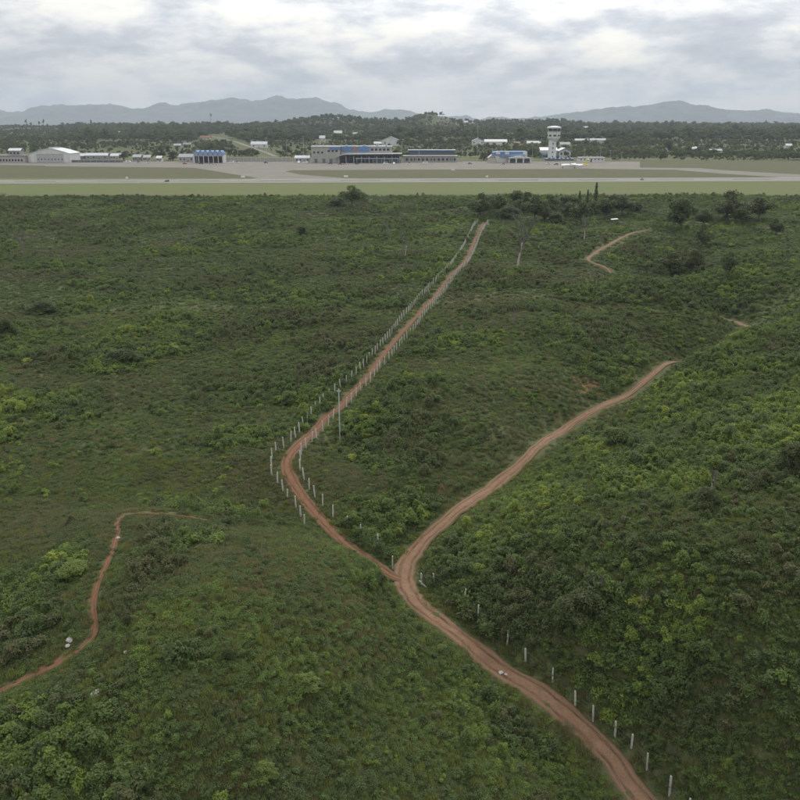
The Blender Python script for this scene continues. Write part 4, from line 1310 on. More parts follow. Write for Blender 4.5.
# two-storey building left of the hangar
s = Site('airfield_office', 10, 162.6, 'low pinkish office with a white-roofed upper storey, left of the hangar', 'building')
s.mbox('wall', 'pink_wall', s.X(-4), s.X(25), 0, 16, -.3, s.Z(156.4))
s.mbox('roof', 'grey_roof', s.X(-4.6), s.X(25.6), -1, 17, s.Z(156.4) + .005, s.Z(155.5))
up = s.mbox('upper_storey', 'grey_wall', s.X(9), s.X(20), 3, 13, s.Z(155.5) + .005, s.Z(151.5))
gable_roof(s.X(8.5), s.X(20.5), 3, 13, s.Z(151.3), s.Z(149.3)).build('upper_roof', 'white_roof', s.e)
window_row(s.e, [s.X(q) for q in range(-2, 25, 3)], 2.0, 1.3, 3.6, 0)
window_row(s.e, [s.X(q) for q in (11, 14.5, 18)], 2.4, s.Z(154.7), s.Z(152.7), 3, up)

# dark boundary wall and what stands behind it
s = Site('boundary_wall', 96.5, 162.4, 'long dark wall running right from the hangar', 'wall')
s.mbox('wall', 'dark_grey', s.X(70.6), s.X(123), 0, .4, -.3, s.Z(160.4))
s.mbox('coping', 'light_grey', s.X(70.6), s.X(123), -.1, .5, s.Z(160.4) + .005, s.Z(160.0))
for q in range(9):
    xx = s.X(72 + q * 6.2); MB().box(xx - .25, xx + .25, -.25, -.005, -.3, s.Z(160.5)).build('pier', 'grey_wall', s.e)
for a_ in [(73, 76.5, 152.5, 159.5, 'narrow white hut right behind the hangar corner', 'white_wall', 'white_roof'),
           (78, 84.5, 154, 159.5, 'small white-roofed shed nearest the hangar, behind the dark wall', 'grey_wall', 'white_roof'),
           (85.5, 108, 153.5, 159.5, 'long white-roofed shed behind the middle of the dark wall', 'grey_wall', 'white_roof'),
           (110.5, 121, 154, 159.5, 'white-roofed shed behind the right end of the dark wall', 'cream_wall', 'white_roof'),
           (133, 141, 155, 161, 'small grey shed between the dark wall and the round trees', 'grey_wall', 'metal_roof'),
           (143.5, 150.5, 155.5, 161, 'small pale shed just left of the round dark tree', 'cream_wall', 'metal_roof'),
           (156.5, 161.5, 156.3, 161.5, 'tiny white hut under the round dark tree', 'white_wall', 'white_roof'),
           (179, 193.5, 154.5, 162, 'grey lean-to shed touching the left end of the blue-roofed shed', 'olive_grey', 'metal_roof'),
           (295, 309.5, 156, 162, 'low white-roofed building left of the terminal', 'light_grey', 'white_roof')]:
    house(*a_[:4], a_[4], a_[5], a_[6], 'x', 9, 'shed', 'shed', None, .62, 4, False)

# blue vaulted shed
s = Site('vaulted_shed', 208.7, 163, 'open shed with a row of bright blue barrel vaults on white columns', 'shed')
x0, x1 = s.X(194.2), s.X(223.3); z0, z1 = s.Z(155.8), s.Z(151.3); nb = 6
s.mbox('back_wall', 'dark_grey', x0 + .3, x1 - .3, 13.5, 14, -.3, z0)
s.mbox('beam', 'white_wall', x0, x1, -.3, .3, z0 - .9, z0 - .02)
for k in range(nb):
    a = x0 + (x1 - x0) * k / nb; b = x0 + (x1 - x0) * (k + 1) / nb; c_ = (a + b) / 2; r_ = (b - a) / 2 - .05
    pr = [(c_ + r_ * math.cos(math.pi - math.pi * q / 8), z0 + (z1 - z0) * math.sin(math.pi * q / 8)) for q in range(9)]
    MB().prism(pr, -1.0, 14.5).build('vault', 'blue_roof', s.e)
    MB().prism([(c_ + (x - c_) * .8, z0 + (z - z0) * .72 + .05) for x, z in pr], -1.08, -1.004).build('vault_end', 'pale_blue', s.e)
for k in range(nb + 1):
    a = x0 + (x1 - x0) * k / nb
    w_ = .8 if k in (0, nb) else .35
    MB().box(a - w_, a + w_, -.28, .28, -.3, z0 - .92).build('column', 'white_wall', s.e)
s.mbox('end_wall', 'white_wall', x0 - .6, x0 - .05, .35, 14, -.3, z0); s.mbox('end_wall', 'white_wall', x1 + .05, x1 + .6, .35, 14, -.3, z0)

# long perimeter wall with pale coping
s = Site('perimeter_wall', 257, 161.5, 'long pale wall with yellowish coping between the blue shed and the terminal', 'wall')
s.mbox('wall', 'olive_grey', s.X(225), s.X(291), 0, .3, -.3, s.Z(158.2))
s.mbox('coping', 'cream_wall', s.X(225), s.X(291), -.15, .45, s.Z(158.2) + .005, s.Z(157.5))
for q in range(16):
    xx = s.X(226 + q * 4.3); MB().box(xx - .35, xx + .35, -.3, -.005, -.3, s.Z(158.3)).build('pier', 'cream_wall', s.e)

# ------------------------------------------------------------------ terminal
s = Site('terminal_building', 356, 162.8, 'grey terminal with blue panels and a long canopy over the apron', 'building')
s.mbox('end_block', 'olive_grey', s.X(311.5), s.X(340), 0, 26, -.3, s.Z(148.0))
s.mbox('end_roof', 'metal_roof', s.X(311), s.X(340.5), -.6, 26.6, s.Z(148.0) + .005, s.Z(147.2))
MB().box(s.X(330), s.X(340.3), -.5, -.05, s.Z(150.4), s.Z(147.6)).build('blue_fascia', 'blue_roof', s.e)
window_row(s.e, [s.X(q) for q in (329, 333, 336.8)], 2.6, s.Z(152.6), s.Z(150.7), 0)
window_row(s.e, [s.X(q) for q in (314.5, 318.5, 322.5)], 2.2, s.Z(154), s.Z(152), 0)
for q in (316, 324, 331): MB().box(s.X(q) - 1.6, s.X(q) + 1.6, -.1, .05, -.2, 4.2).build('door', 'dark_grey', s.e)
s.mbox('hall_wall', 'light_grey', s.X(340.4), s.X(392), 10, 36, -.3, s.Z(152.6))
for a, b, mt in ((342.5, 352, 'blue_roof'), (352.3, 355.8, 'orange'), (358, 368.5, 'blue_roof')):
    MB().box(s.X(a), s.X(b), 9.4, 9.95, s.Z(152.4), s.Z(147.3)).build('sign_panel', mt, s.e)
s.mbox('upper_wall', 'olive_grey', s.X(340.5), s.X(391.5), 12, 34, s.Z(152.6) + .005, s.Z(148.2))
s.mbox('upper_roof', 'metal_roof', s.X(340.5), s.X(392), 11.4, 35, s.Z(148.2) + .005, s.Z(147.4))
window_row(s.e, [s.X(q) for q in (372, 376, 380, 384, 388)], 2.6, s.Z(151.6), s.Z(149.6), 12, None, 'pale_blue')
# sweeping canopy: curved at its left end
cur = [(s.X(336 + 2.2 * k), s.Z(157.5) + (s.Z(154.2) - s.Z(157.5)) * math.sin(min(k, 5) / 5 * math.pi / 2)) for k in range(6)]
top = cur + [(s.X(402), s.Z(153.6))]
MB().prism(top + [(x, z - .7) for x, z in top[::-1]], -9, 9.3).build('canopy', 'metal_roof', s.e)
for k in range(9):
    xx = s.X(339 + k * 7.6); MB().box(xx - .3, xx + .3, -8.3, -7.7, -.3, s.Z(156.6)).build('column', 'light_grey', s.e)
for k in range(14):
    a = s.X(341 + k * 4.2); MB().box(a + .1, a + 4.2 * s.k - .1, 8.2, 8.4, .2, s.Z(155.6)).build('pane', 'glass', s.e)
MB().box(s.X(356), s.X(399), -6.2, -5.8, s.Z(158.9), s.Z(158.0)).build('fascia_band', 'pale_blue', s.e)
MB().box(s.X(356), s.X(399), -6.25, -6.205, s.Z(158.5), s.Z(158.3)).build('fascia_stripe', 'paint_white', s.e)
for k in range(6):
    xx = s.X(357 + k * 8.2); MB().box(xx - .2, xx + .2, -6.1, -5.9, -.3, s.Z(158.95)).build('fascia_post', 'light_grey', s.e)
for q, w_ in ((315, 3), (322, 2.2), (346, 2.6), (364, 3.2), (377, 2.4), (386, 2.0)):
    MB().box(s.X(q) - w_ / 2, s.X(q) + w_ / 2, 16, 19, s.Z(147.4) if q > 340 else s.Z(147.2), s.Z(146.2)).build('roof_unit', 'light_grey', s.e)
for q in (319, 341, 370): MB().lathe([(.12, s.Z(147.4)), (.06, s.Z(142))], 5, (s.X(q), 20, 0)).build('antenna', 'pole_steel', s.e)
s.mbox('baggage_bay', 'dark_grey', s.X(372), s.X(401), -2, 7.8, -.3, s.Z(159.4))

# low concourse with blue-edged roof
s = Site('concourse', 430, 162.3, 'long low concourse with a blue-edged roof, right of the terminal', 'building')
s.mbox('wall', 'olive_grey', s.X(404), s.X(457), 2, 14, -.3, s.Z(156.6))
s.mbox('lower_roof', 'metal_roof', s.X(403), s.X(458), .6, 15, s.Z(156.6) + .005, s.Z(156))
s.mbox('upper_wall', 'dark_grey', s.X(410), s.X(455), 18, 28, -.3, s.Z(151.9))
MB().box(s.X(408), s.X(456.5), 16.5, 29, s.Z(151.9) + .005, s.Z(151)).build('roof', 'white_roof', s.e)
MB().box(s.X(408), s.X(456.5), 16.2, 16.48, s.Z(152), s.Z(151.0)).build('blue_edge', 'blue_roof', s.e)
window_row(s.e, [s.X(q) for q in np.arange(407, 456, 4)], 2.8, 1.6, 4.2, 2)
for q in range(11): MB().box(s.X(405 + q * 5.1) - .25, s.X(405 + q * 5.1) + .25, -.2, .3, -.3, s.Z(156.6)).build('column', 'light_grey', s.e)

# blue and white arrivals building with three arches
s = Site('arrivals_building', 510, 163, 'blue and white gabled building with three dark arched openings', 'building')
s.mbox('wall', 'white_wall', s.X(495), s.X(528), 9, 26, -.3, s.Z(154.8))
MB().prism([(s.X(494), s.Z(156)), (s.X(494), s.Z(153.2)), (s.X(499), s.Z(152.3)), (s.X(528), s.Z(152.3)), (s.X(528), s.Z(154.6))], 8, 27).build('roof', 'blue_roof', s.e)
MB().prism_x([(7.0, s.Z(157.5)), (7.0, s.Z(157.2)), (16, s.Z(153.4)), (16, s.Z(154))], s.X(500), s.X(526)).build('lower_roof', 'blue_roof', s.e)
for a in (496.5, 505.5, 523.5): MB().box(s.X(a), s.X(a + 4.2), 7.5, 7.98, s.Z(155), s.Z(152.8)).build('white_panel', 'white_wall', s.e)
s.mbox('left_wing', 'cream_wall', s.X(489), s.X(495.5), 4, 16, -.3, s.Z(158.4)); gable_roof(s.X(489), s.X(495.5), 4, 16, s.Z(158.2), s.Z(155.4), axis='y').build('left_wing_roof', 'white_roof', s.e)
# porch with three arches
x0, x1 = s.X(509), s.X(530.5); zt = s.Z(158.3); sp_ = (x1 - x0) / 3
pm = MB()
for k in range(4):
    xx = x0 + sp_ * k; pm.box(xx - .7, xx + .7, 0, .8, -.3, zt - 1.4)
pm.build('piers', 'white_wall', s.e)
for k in range(3):
    c_ = x0 + sp_ * (k + .5); r_ = sp_ / 2 - .72
    pr = [(c_ - sp_ / 2 + .001, zt - 1.38), (c_ - sp_ / 2 + .001, zt), (c_ + sp_ / 2 - .001, zt), (c_ + sp_ / 2 - .001, zt - 1.38)] + [(c_ + r_ * math.cos(math.pi * q / 6), zt - 1.38 + .85 * math.sin(math.pi * q / 6)) for q in range(7)]
    MB().prism(pr, .05, .75).build('arch', 'white_wall', s.e)
MB().box(x0 - .5, x1 + .5, 4, 4.3, -.3, zt - .05).build('porch_back', 'dark_grey', s.e)
MB().prism([(x0 - 1.2, zt + .01), (x1 + 1.2, zt + .01), ((x0 + x1) / 2 + 2, s.Z(156.6)), ((x0 + x1) / 2 - 2, s.Z(156.6))], -.5, 9).build('porch_roof', 'white_roof', s.e)

# ------------------------------------------------------------------ control tower
s = Site('control_tower', 552.5, 159.8, 'white airport control tower with a flared dark-windowed cab', 'tower')
oc = math.pi / 8
k_ = s.k
sr = 4.0 * k_
mb = MB().lathe([(sr * 1.06, -.4), (sr, s.Z(150)), (sr * .97, s.Z(141.6))], 8, (-.9 * k_, 0, 0), a0=oc); mb.build('shaft', 'white_wall', s.e)
for q in range(4):
    zz = s.Z(157.2 - q * 4); f = MB().box(-.9 * k_ - .9, -.9 * k_ + .9, -sr * .96, -sr * .88, zz, zz + 1.5).build('window', 'light_grey', s.e)
    MB().box(-.9 * k_ - .7, -.9 * k_ + .7, -sr * .985, -sr * .962, zz + .15, zz + 1.35).build('pane', 'glass', f)
MB().lathe([(sr * 1.0, s.Z(142.4)), (6.2 * k_, s.Z(139.4)), (6.3 * k_, s.Z(138.9))], 8, (0, 0, 0), a0=oc).build('flare', 'white_wall', s.e)
MB().lathe([(6.3 * k_, s.Z(138.9) + .01), (6.7 * k_, s.Z(133.4))], 8, a0=oc).build('cab_body', 'white_wall', s.e)
for q in range(8):
    a = oc + math.pi / 8 + q * math.pi / 4 - math.pi / 8 * 0
    aa = q * math.pi / 4 + math.pi / 4 * 0
    r_ = 6.42 * k_ * math.cos(oc) + .12
    p = MB().box(-1.6, 1.6, -.06, .06, s.Z(137.7), s.Z(136.1)).build('pane', 'glass', s.e); p.rotation_euler = (0, 0, aa + math.pi / 2); p.location = (r_ * math.cos(aa), r_ * math.sin(aa), 0)
MB().lathe([(7.2 * k_, s.Z(133.4) + .01), (7.3 * k_, s.Z(132.9))], 8, a0=oc).build('balcony', 'light_grey', s.e)
MB().lathe([(6.0 * k_, s.Z(132.9) + .01), (6.6 * k_, s.Z(130.3))], 8, a0=oc).build('cab_core', 'dark_grey', s.e)
for q in range(8):
    aa = q * math.pi / 4; r0 = 6.0 * k_ * math.cos(oc) + .06; r1 = 6.6 * k_ * math.cos(oc) + .06; hw_ = 6.0 * k_ * math.sin(oc) - .12
    ca, sa = math.cos(aa), math.sin(aa)
    P = [(r0 * ca + hw_ * sa, r0 * sa - hw_ * ca, s.Z(132.85)), (r0 * ca - hw_ * sa, r0 * sa + hw_ * ca, s.Z(132.85)), (r1 * ca - hw_ * sa, r1 * sa + hw_ * ca, s.Z(130.35)), (r1 * ca + hw_ * sa, r1 * sa - hw_ * ca, s.Z(130.35))]
    MB().poly(P).build('cab_pane', 'glass', s.e)
    ab = aa + oc; ma = 6.02 * k_; mb_ = 6.62 * k_
    MB().tube([(ma * math.cos(ab), ma * math.sin(ab), s.Z(132.9)), (mb_ * math.cos(ab), mb_ * math.sin(ab), s.Z(130.3))], [.14, .14], 5).build('mullion', 'white_wall', s.e)
rf = MB().lathe([(7.1 * k_, s.Z(130.3) + .01), (7.2 * k_, s.Z(129.6)), (6.2 * k_, s.Z(128.6)), (2.0 * k_, s.Z(128.0))], 8, a0=oc).build('roof', 'white_roof', s.e)
for q, hh in ((-1.8, 3.5), (0.4, 5.0), (2.0, 2.6)):
    MB().lathe([(.10, s.Z(128.3)), (.05, s.Z(128.0) + hh)], 5, (q, 0, 0)).build('antenna', 'dark_grey', rf)
MB().box(s.X(544), s.X(571), -16, -5.2, -.3, s.Z(158.6)).build('base_block', 'navy', s.e)
MB().box(s.X(543.6), s.X(571.4), -16.4, -5, s.Z(158.6) + .005, s.Z(158.1)).build('base_roof', 'pale_blue', s.e)
window_row(s.e, [s.X(q) for q in np.arange(547, 570, 4)], 2.6, 1.0, 2.8, -16)
# annex
s = Site('tower_annex', 561, 158.9, 'white gabled building with blue trim behind the base of the control tower', 'building')
s.mbox('wall', 'pale_blue', s.X(544), s.X(572), 20, 40, -.3, s.Z(153.5))
gable_roof(s.X(543), s.X(560), 20, 40, s.Z(151.2), s.Z(148.8)).build('left_roof', 'white_roof', s.e)
MB().box(s.X(544), s.X(560), 20.2, 39.8, s.Z(153.5) + .005, s.Z(151.4)).build('left_upper', 'white_wall', s.e)
MB().box(s.X(561.5), s.X(573), 16, 38, -.3, s.Z(152.4)).build('right_block', 'white_wall', s.e)
MB().prism([(s.X(561.5), s.Z(152.4) + .01), (s.X(573), s.Z(152.4) + .01), (s.X(567.3), s.Z(149.4))], 16.2, 37.8).build('gable', 'white_wall', s.e)
gable_roof(s.X(560.7), s.X(573.8), 15, 39, s.Z(152.0), s.Z(148.9), axis='y').build('right_roof', 'white_roof', s.e)
window_row(s.e, [s.X(q) for q in (563.5, 567, 570.5)], 2.2, s.Z(155.5), s.Z(153.3), 16)
# long white wall
s = Site('white_hall', 591, 162.2, 'long plain white building right of the control tower', 'building')
s.mbox('wall', 'white_wall', s.X(578.5), s.X(604.5), 0, 9, -.3, s.Z(158.2)); s.mbox('roof', 'metal_roof', s.X(578), s.X(605), -.5, 9.5, s.Z(158.2) + .005, s.Z(157.5))
window_row(s.e, [s.X(q) for q in np.arange(581, 604, 3.5)], 1.6, 2.2, 3.4, 0); MB().box(-1, 1, -.06, .05, -.2, 2.5).build('door', 'dark_grey', s.e)

# ------------------------------------------------------------------ aircraft (high-wing twin turboprop, nose to the left)
x, y = unproj(574, 168.2, 0)
e = empty('turboprop_aircraft', (x, y, 0.07), 'white twin-propeller airliner with a yellow tail parked on the apron', 'aircraft', None, R(-14))
zc_ = 2.35
fus = MB().lathe([(.05, -14.0), (.55, -13.4), (.95, -12.4), (1.3, -10.8), (1.38, -9), (1.38, 4.5), (1.15, 8), (.7, 11), (.3, 13.0), (.08, 13.6)], 14, (0, 0, zc_), axis='x')
fus.v = [(vx, vy, vz + max(0, vx - 4.5) * .11) for vx, vy, vz in fus.v]
f = fus.build('fuselage', 'aircraft_white', e, smooth=True)
for k in range(12): 
    for q in (-1, 1): MB().box(-8.6 + k * 1.05, -8.2 + k * 1.05, q * 1.34 - .06, q * 1.34 + .06, zc_ + .25, zc_ + .7).build('window', 'glass', e)
MB().lathe([(.62, -13.28), (.99, -12.3)], 14, (0, 0, zc_ + .16), axis='x').build('windscreen', 'glass', e)
wm = MB().prism([(-1.4, 3.75), (-1.0, 3.95), (0.0, 4.0), (1.2, 3.82)], -13.5, 13.5); wm.v = [((vx - 0) * (1 - .38 * max(0, abs(vy) - 4) / 9.5), vy, vz) for vx, vy, vz in wm.v]
wm.build('wing', 'aircraft_white', e)
for q in (-1, 1):
    nc = MB().lathe([(.25, -3.6), (.5, -3.0), (.55, -1), (.3, 1.6), (.1, 2.2)], 10, (0, q * 4.1, 3.45), axis='x').build('engine', 'aircraft_white', e, smooth=True)
    pm = MB()
    for b in range(6):
        a = b * math.pi / 3; pm.tube([(-3.7, q * 4.1 + .2 * math.cos(a), 3.45 + .2 * math.sin(a)), (-3.7, q * 4.1 + 1.9 * math.cos(a), 3.45 + 1.9 * math.sin(a))], [.12, .06], 4)
    pm.build('propeller', 'dark_grey', nc)
MB().prism([(8.6, zc_ + 1.5), (11.3, zc_ + 6.0), (13.4, zc_ + 6.0), (13.2, zc_ + 1.3)], -.16, .16).build('fin', 'yellow_paint', e)
MB().prism([(11.4, zc_ + 6.02), (12.0, zc_ + 6.22), (13.6, zc_ + 6.05)], -3.6, 3.6).build('tailplane', 'aircraft_white', e)
MB().lathe([(1.165, 7.9), (.72, 11), (.33, 13.0)], 14, (0, 0, zc_ + .75), axis='x').build('tail_band', 'yellow_paint', e, smooth=True)
for px_, py_ in ((-10.8, 0), (0.6, -2.0), (0.6, 2.0)):
    g = MB().tube([(px_, py_ * .6, zc_ - .9), (px_, py_, .45)], [.12, .1], 6).build('landing_gear', 'light_grey', e)
    for q in (-.25, .25): MB().lathe([(.45, -.1), (.45, .1)], 12, (px_, py_ + q, .45), axis='y').build('wheel', 'tyre', g)

# ------------------------------------------------------------------ vehicles
car_body = MB().prism([(-2.2, .35), (-2.2, .85), (-1.35, .98), (2.15, .98), (2.2, .35)], -.85, .85)
van_body = MB().prism([(-2.6, .4), (-2.6, 1.1), (-1.9, 1.3), (-1.4, 2.2), (2.6, 2.25), (2.65, .4)], -.95, .95)
car_top = MB().prism([(-1.3, .985), (-.65, 1.5), (1.1, 1.52), (1.8, .985)], -.75, .75)
wheel = MB().lathe([(.33, -.11), (.33, .11)], 12, axis='y').mesh('wheel', 'tyre')
cb = {m_: car_body.mesh('body', m_) for m_ in ('car_white', 'car_red', 'car_dark', 'car_silver')}
ct = car_top.mesh('cabin', 'glass'); vb_ = van_body.mesh('body', 'car_white'); vw = MB().prism([(-1.75, 1.35), (-1.35, 2.0), (1.6, 2.0), (1.6, 1.35)], -.97, .97).mesh('windows', 'glass')
for k, (u, v, kind, lab) in enumerate([(128.5, 162.6, 'van', 'white van just right of the dark boundary wall'), (201, 164.2, 'car_dark', 'dark car parked under the left vaults of the blue shed'), (211, 164.2, 'car_silver', 'silver car in front of the blue shed'), (217.5, 164.4, 'car_white', 'white car at the right end of the blue shed'),
                                       (231.5, 163, 'van', 'white van parked by the pale wall right of the blue shed'), (237.5, 163, 'car_white', 'white car behind the van at the pale wall'), (266, 163.2, 'car_dark', 'dark car at the middle of the pale wall'), (299, 163.4, 'van', 'white van left of two beside the terminal'),
                                       (305, 163.4, 'van', 'white van nearer the terminal, right of two'), (330.5, 164.2, 'car_dark', 'dark car in front of the terminal end block'), (345, 164.5, 'car_silver', 'silver car under the curved end of the canopy'), (357, 164.4, 'car_dark', 'dark car left of centre under the canopy'),
                                       (386, 164.6, 'van', 'white van in front of the canopy, left of two'), (394, 164.6, 'van', 'white van at the right end of the canopy'), (409, 164.4, 'car_white', 'white car at the left end of the concourse'), (425, 164.0, 'van', 'white van in front of the concourse'),
                                       (432, 164.0, 'car_silver', 'silver car right of the van at the concourse'), (470, 164.2, 'car_dark', 'dark car in the gap right of the concourse'), (503, 164.8, 'car_silver', 'silver car left of the three arches'), (548, 164.6, 'car_white', 'white car at the foot of the control tower'),
                                       (556, 164.8, 'car_dark', 'dark car at the foot of the control tower'), (167, 182.0, 'car_dark', 'dark vehicle alone on the left part of the runway'), (642, 180.0, 'car_dark', 'dark vehicle alone on the right part of the runway'),
                                       (148, 163, 'car_white', 'white car near the small pale shed'), (139, 163, 'car_silver', 'silver car near the small grey shed'), (185, 164.2, 'car_red', 'red car in front of the grey lean-to shed'), (340, 164.7, 'car_red', 'red car left of the curved canopy end')]):
    x, y = unproj(u, v, 0)
    zr_ = .13 if v > 178 else .07
    e = empty('van' if kind == 'van' else 'car', (x, y, zr_), lab, 'van' if kind == 'van' else 'car', 'vehicles around the airport buildings', R(random.Random(k).choice([0, 8, 90, 180, 172])))
    if v > 178: e.rotation_euler = (0, 0, R(80))
    if kind == 'van': link('body', vb_, e); link('windows', vw, e)
    else: link('body', cb[kind], e); link('cabin', ct, e)
    for px_ in (-1.45, 1.4):
        for py_ in (-.82, .82): link('wheel', wheel, e, (px_, py_, .33))

# runway-side signs
for k, (u, v, w_, lab) in enumerate([(243, 178.3, 3.2, 'white sign box at the tip of the left infield grass'), (346, 177.8, 3.4, 'white sign box where the taxiway meets the right infield'), (453, 171, 3.0, 'white sign box on the upper edge of the infield'), (487, 178, 2.0, 'small white marker box on the runway shoulder'), (127, 179.4, 1.6, 'tiny white marker box beside the left infield')]):
    s = Site('runway_sign', u, v, lab, 'sign', 'boxes beside the runway')
    MB().box(-w_ / 2, w_ / 2, -.25, .25, .5, 1.9).build('panel', 'paint_white', s.e)
    for q in (-1, 1): MB().box(q * w_ * .35 - .08, q * w_ * .35 + .08, -.08, .08, -.2, .5).build('leg', 'light_grey', s.e)

# lamp masts
for k, (u, vb, vt, lab) in enumerate([(143, 162.5, 141, 'tall lamp mast between the dark wall and the round trees'), (109, 161, 146, 'lamp mast behind the dark boundary wall'), (267, 161, 139, 'tall lamp mast behind the pale wall, left of the terminal'), (304, 161.5, 138, 'lamp mast just left of the terminal end block'),
                                      (287, 161, 143, 'lamp mast at the right end of the pale wall'), (402, 162, 143, 'lamp mast between the terminal and the concourse'), (419, 162, 147, 'lamp mast in front of the concourse'), (462, 162, 145, 'lamp mast just right of the concourse'), (477, 162, 128, 'tallest mast, standing left of the arrivals building'),
                                      (584, 162, 150, 'lamp mast behind the long white building'), (600, 162, 148, 'lamp mast at the right end of the long white building'), (621, 162, 153, 'short mast alone right of the long white building'), (610, 162, 151, 'short mast nearest the long white building'), (532, 162, 146, 'lamp mast right of the arrivals building'), (238, 161, 147, 'lamp mast behind the pale wall near the blue shed')]):
    s = Site('lamp_mast', u, vb, lab, 'lamp mast', 'masts around the airport buildings')
    h = s.Z(vt)
    MB().lathe([(.20, -.3), (.10, h)], 6).build('pole', 'pole_steel', s.e)
    MB().box(-1.3, 1.3, -.25, .25, h - .35, h).build('lamp_head', 'light_grey', s.e)

# ------------------------------------------------------------------ houses and road on the slope behind
a, b = [], []
pl = resample(np.array([cast(u, v, True)[:2] for u, v in ((212, 136.5), (224, 139), (240, 143.5), (255, 149), (268, 153.5), (276, 157))]), 12)
V = []; 
dd = np.gradient(pl, axis=0); dd /= np.hypot(dd[:, 0], dd[:, 1])[:, None]
for p, d_ in zip(pl, dd):
    for q in (-3.2, 3.2):
        X_, Y_ = p[0] + d_[1] * q, p[1] - d_[0] * q; V.append((X_, Y_, float(H(np.array([X_]), np.array([Y_]))[0]) + .35))
n = len(pl); o = link('slope_road', mesh_np('slope_road', V, [(2 * k, 2 * k + 1, 2 * k + 3, 2 * k + 2) for k in range(n - 1)], ['slope_road']))
tag(o, 'pale access road running down the slope behind the airport', 'road', None, 'structure')
for a_ in [(382, 400, 137, 146, 'large white house with a gabled roof on the slope above the terminal', 'white_wall', 'white_roof', 'y', 12),
           (374, 381.5, 142, 146, 'low white outbuilding left of the large white house', 'white_wall', 'white_roof', 'x', 8),
           (319.5, 325, 136, 141.5, 'small white house above the left end of the terminal', 'white_wall', 'white_roof', 'x', 8),
           (334, 342, 131, 136.5, 'cream house high on the wooded slope above the terminal', 'cream_wall', 'white_roof', 'x', 9),
           (350, 360, 132.5, 136.5, 'low pale house right of the cream one on the wooded slope', 'light_grey', 'metal_roof', 'x', 9),
           (251, 267, 142, 148, 'long white-fronted building beside the sloping access road', 'white_wall', 'white_roof', 'x', 10),
           (227, 232, 130, 134, 'small white house at the top of the sloping access road', 'white_wall', 'white_roof', 'x', 8),
           (472, 484, 138.5, 144.8, 'white building with a pitched roof, left part of a long white block', 'white_wall', 'white_roof', 'y', 10),
           (484.5, 507, 139.8, 144.8, 'long white-roofed block above the arrivals building', 'white_wall', 'white_roof', 'x', 12),
           (514, 520, 142, 145.5, 'small orange-roofed house between the white block and the tower', 'cream_wall', 'orange', 'x', 8),
           (527, 541, 141.3, 146, 'white house just left of the control tower on the slope', 'white_wall', 'white_roof', 'x', 9),
           (560, 570, 142.5, 147.5, 'grey-roofed house just right of the control tower', 'white_wall', 'metal_roof', 'x', 9),
           (575, 588, 139, 142.5, 'pale roofed house on the slope right of the control tower', 'light_grey', 'metal_roof', 'x', 9),
           (590, 606, 138.8, 142.5, 'long pale roofed house farther right of the control tower', 'light_grey', 'metal_roof', 'x', 9),
           (687, 697, 147, 151.5, 'white-roofed house on the far right slope', 'white_wall', 'white_roof', 'x', 8),
           (708, 722, 149.3, 152.5, 'long pale roofed house right of the white-roofed one', 'light_grey', 'metal_roof', 'x', 8),
           (662, 668, 151, 154, 'small pale house left of the white-roofed one on the right slope', 'light_grey', 'metal_roof', 'x', 8),
           (786, 792, 144, 148, 'small white house near the right edge on the wooded slope', 'white_wall', 'white_roof', 'x', 8),
           (116, 123, 131.5, 135, 'small white house among the trees above the hangar', 'white_wall', 'white_roof', 'x', 8),
           (97, 101, 132, 135, 'tiny pale house left of the white one above the hangar', 'light_grey', 'white_roof', 'x', 8),
           (174, 181, 144, 148, 'pale roofed house above the round dark trees', 'light_grey', 'metal_roof', 'x', 8),
           (183, 191, 143, 147, 'cream house right of the pale roofed one', 'cream_wall', 'grey_roof', 'x', 8),
           (200, 210, 136, 140, 'reddish-roofed house at the left of the sloping access road', 'cream_wall', 'rust_roof', 'x', 9),
           (438, 446, 115, 118.5, 'pale house on the wooded hilltop behind the concourse', 'light_grey', 'white_roof', 'x', 10),
           (449, 458, 116.5, 119.5, 'second pale house on the wooded hilltop, right of the first', 'light_grey', 'white_roof', 'x', 10),
           (462, 468, 121, 124.5, 'small pale house lower down the wooded hill', 'white_wall', 'white_roof', 'x', 9),
           (508, 514, 133.5, 136.5, 'small white house in the woods left of the tower cab', 'white_wall', 'white_roof', 'x', 8),
           (583, 588, 126.5, 129.5, 'small pale house in the woods right of the tower cab', 'light_grey', 'white_roof', 'x', 8)]:
    p = cast((a_[0] + a_[1]) / 2, a_[3], True)
    if p is None: print('no ground', a_[4]); continue
    house(*a_[:4], a_[4], a_[5], a_[6], a_[7], a_[8], 'house', 'house', 'houses on the slopes behind the airport')
for u, vb, vt, lab in ((433.5, 113.5, 107, 'thin lattice mast on the wooded hilltop'), (437, 114, 108, 'second thin mast on the wooded hilltop')):
    p = cast(u, vb, True)
    if p is None: continue
    s = Site('radio_mast', u, vb, lab, 'mast', 'masts on the hilltop', True)
    h = s.Z(vt) + 6; mb = MB()
    for q in range(3):
        a = q * 2.094; mb.tube([(1.2 * math.cos(a), 1.2 * math.sin(a), -3), (.3 * math.cos(a), .3 * math.sin(a), h)], [.25, .18], 4)
    mb.build('legs', 'pole_steel', s.e); mb = MB()
    for q in range(6):
        zz = h * q / 6; r_ = 1.2 - .9 * q / 6
        mb.tube([(r_, 0, zz), (-r_ * .5, r_ * .87, zz + h / 12), (-r_ * .5, -r_ * .87, zz + h / 6)], [.12] * 3, 4)
    mb.build('bracing', 'pole_steel', s.e)

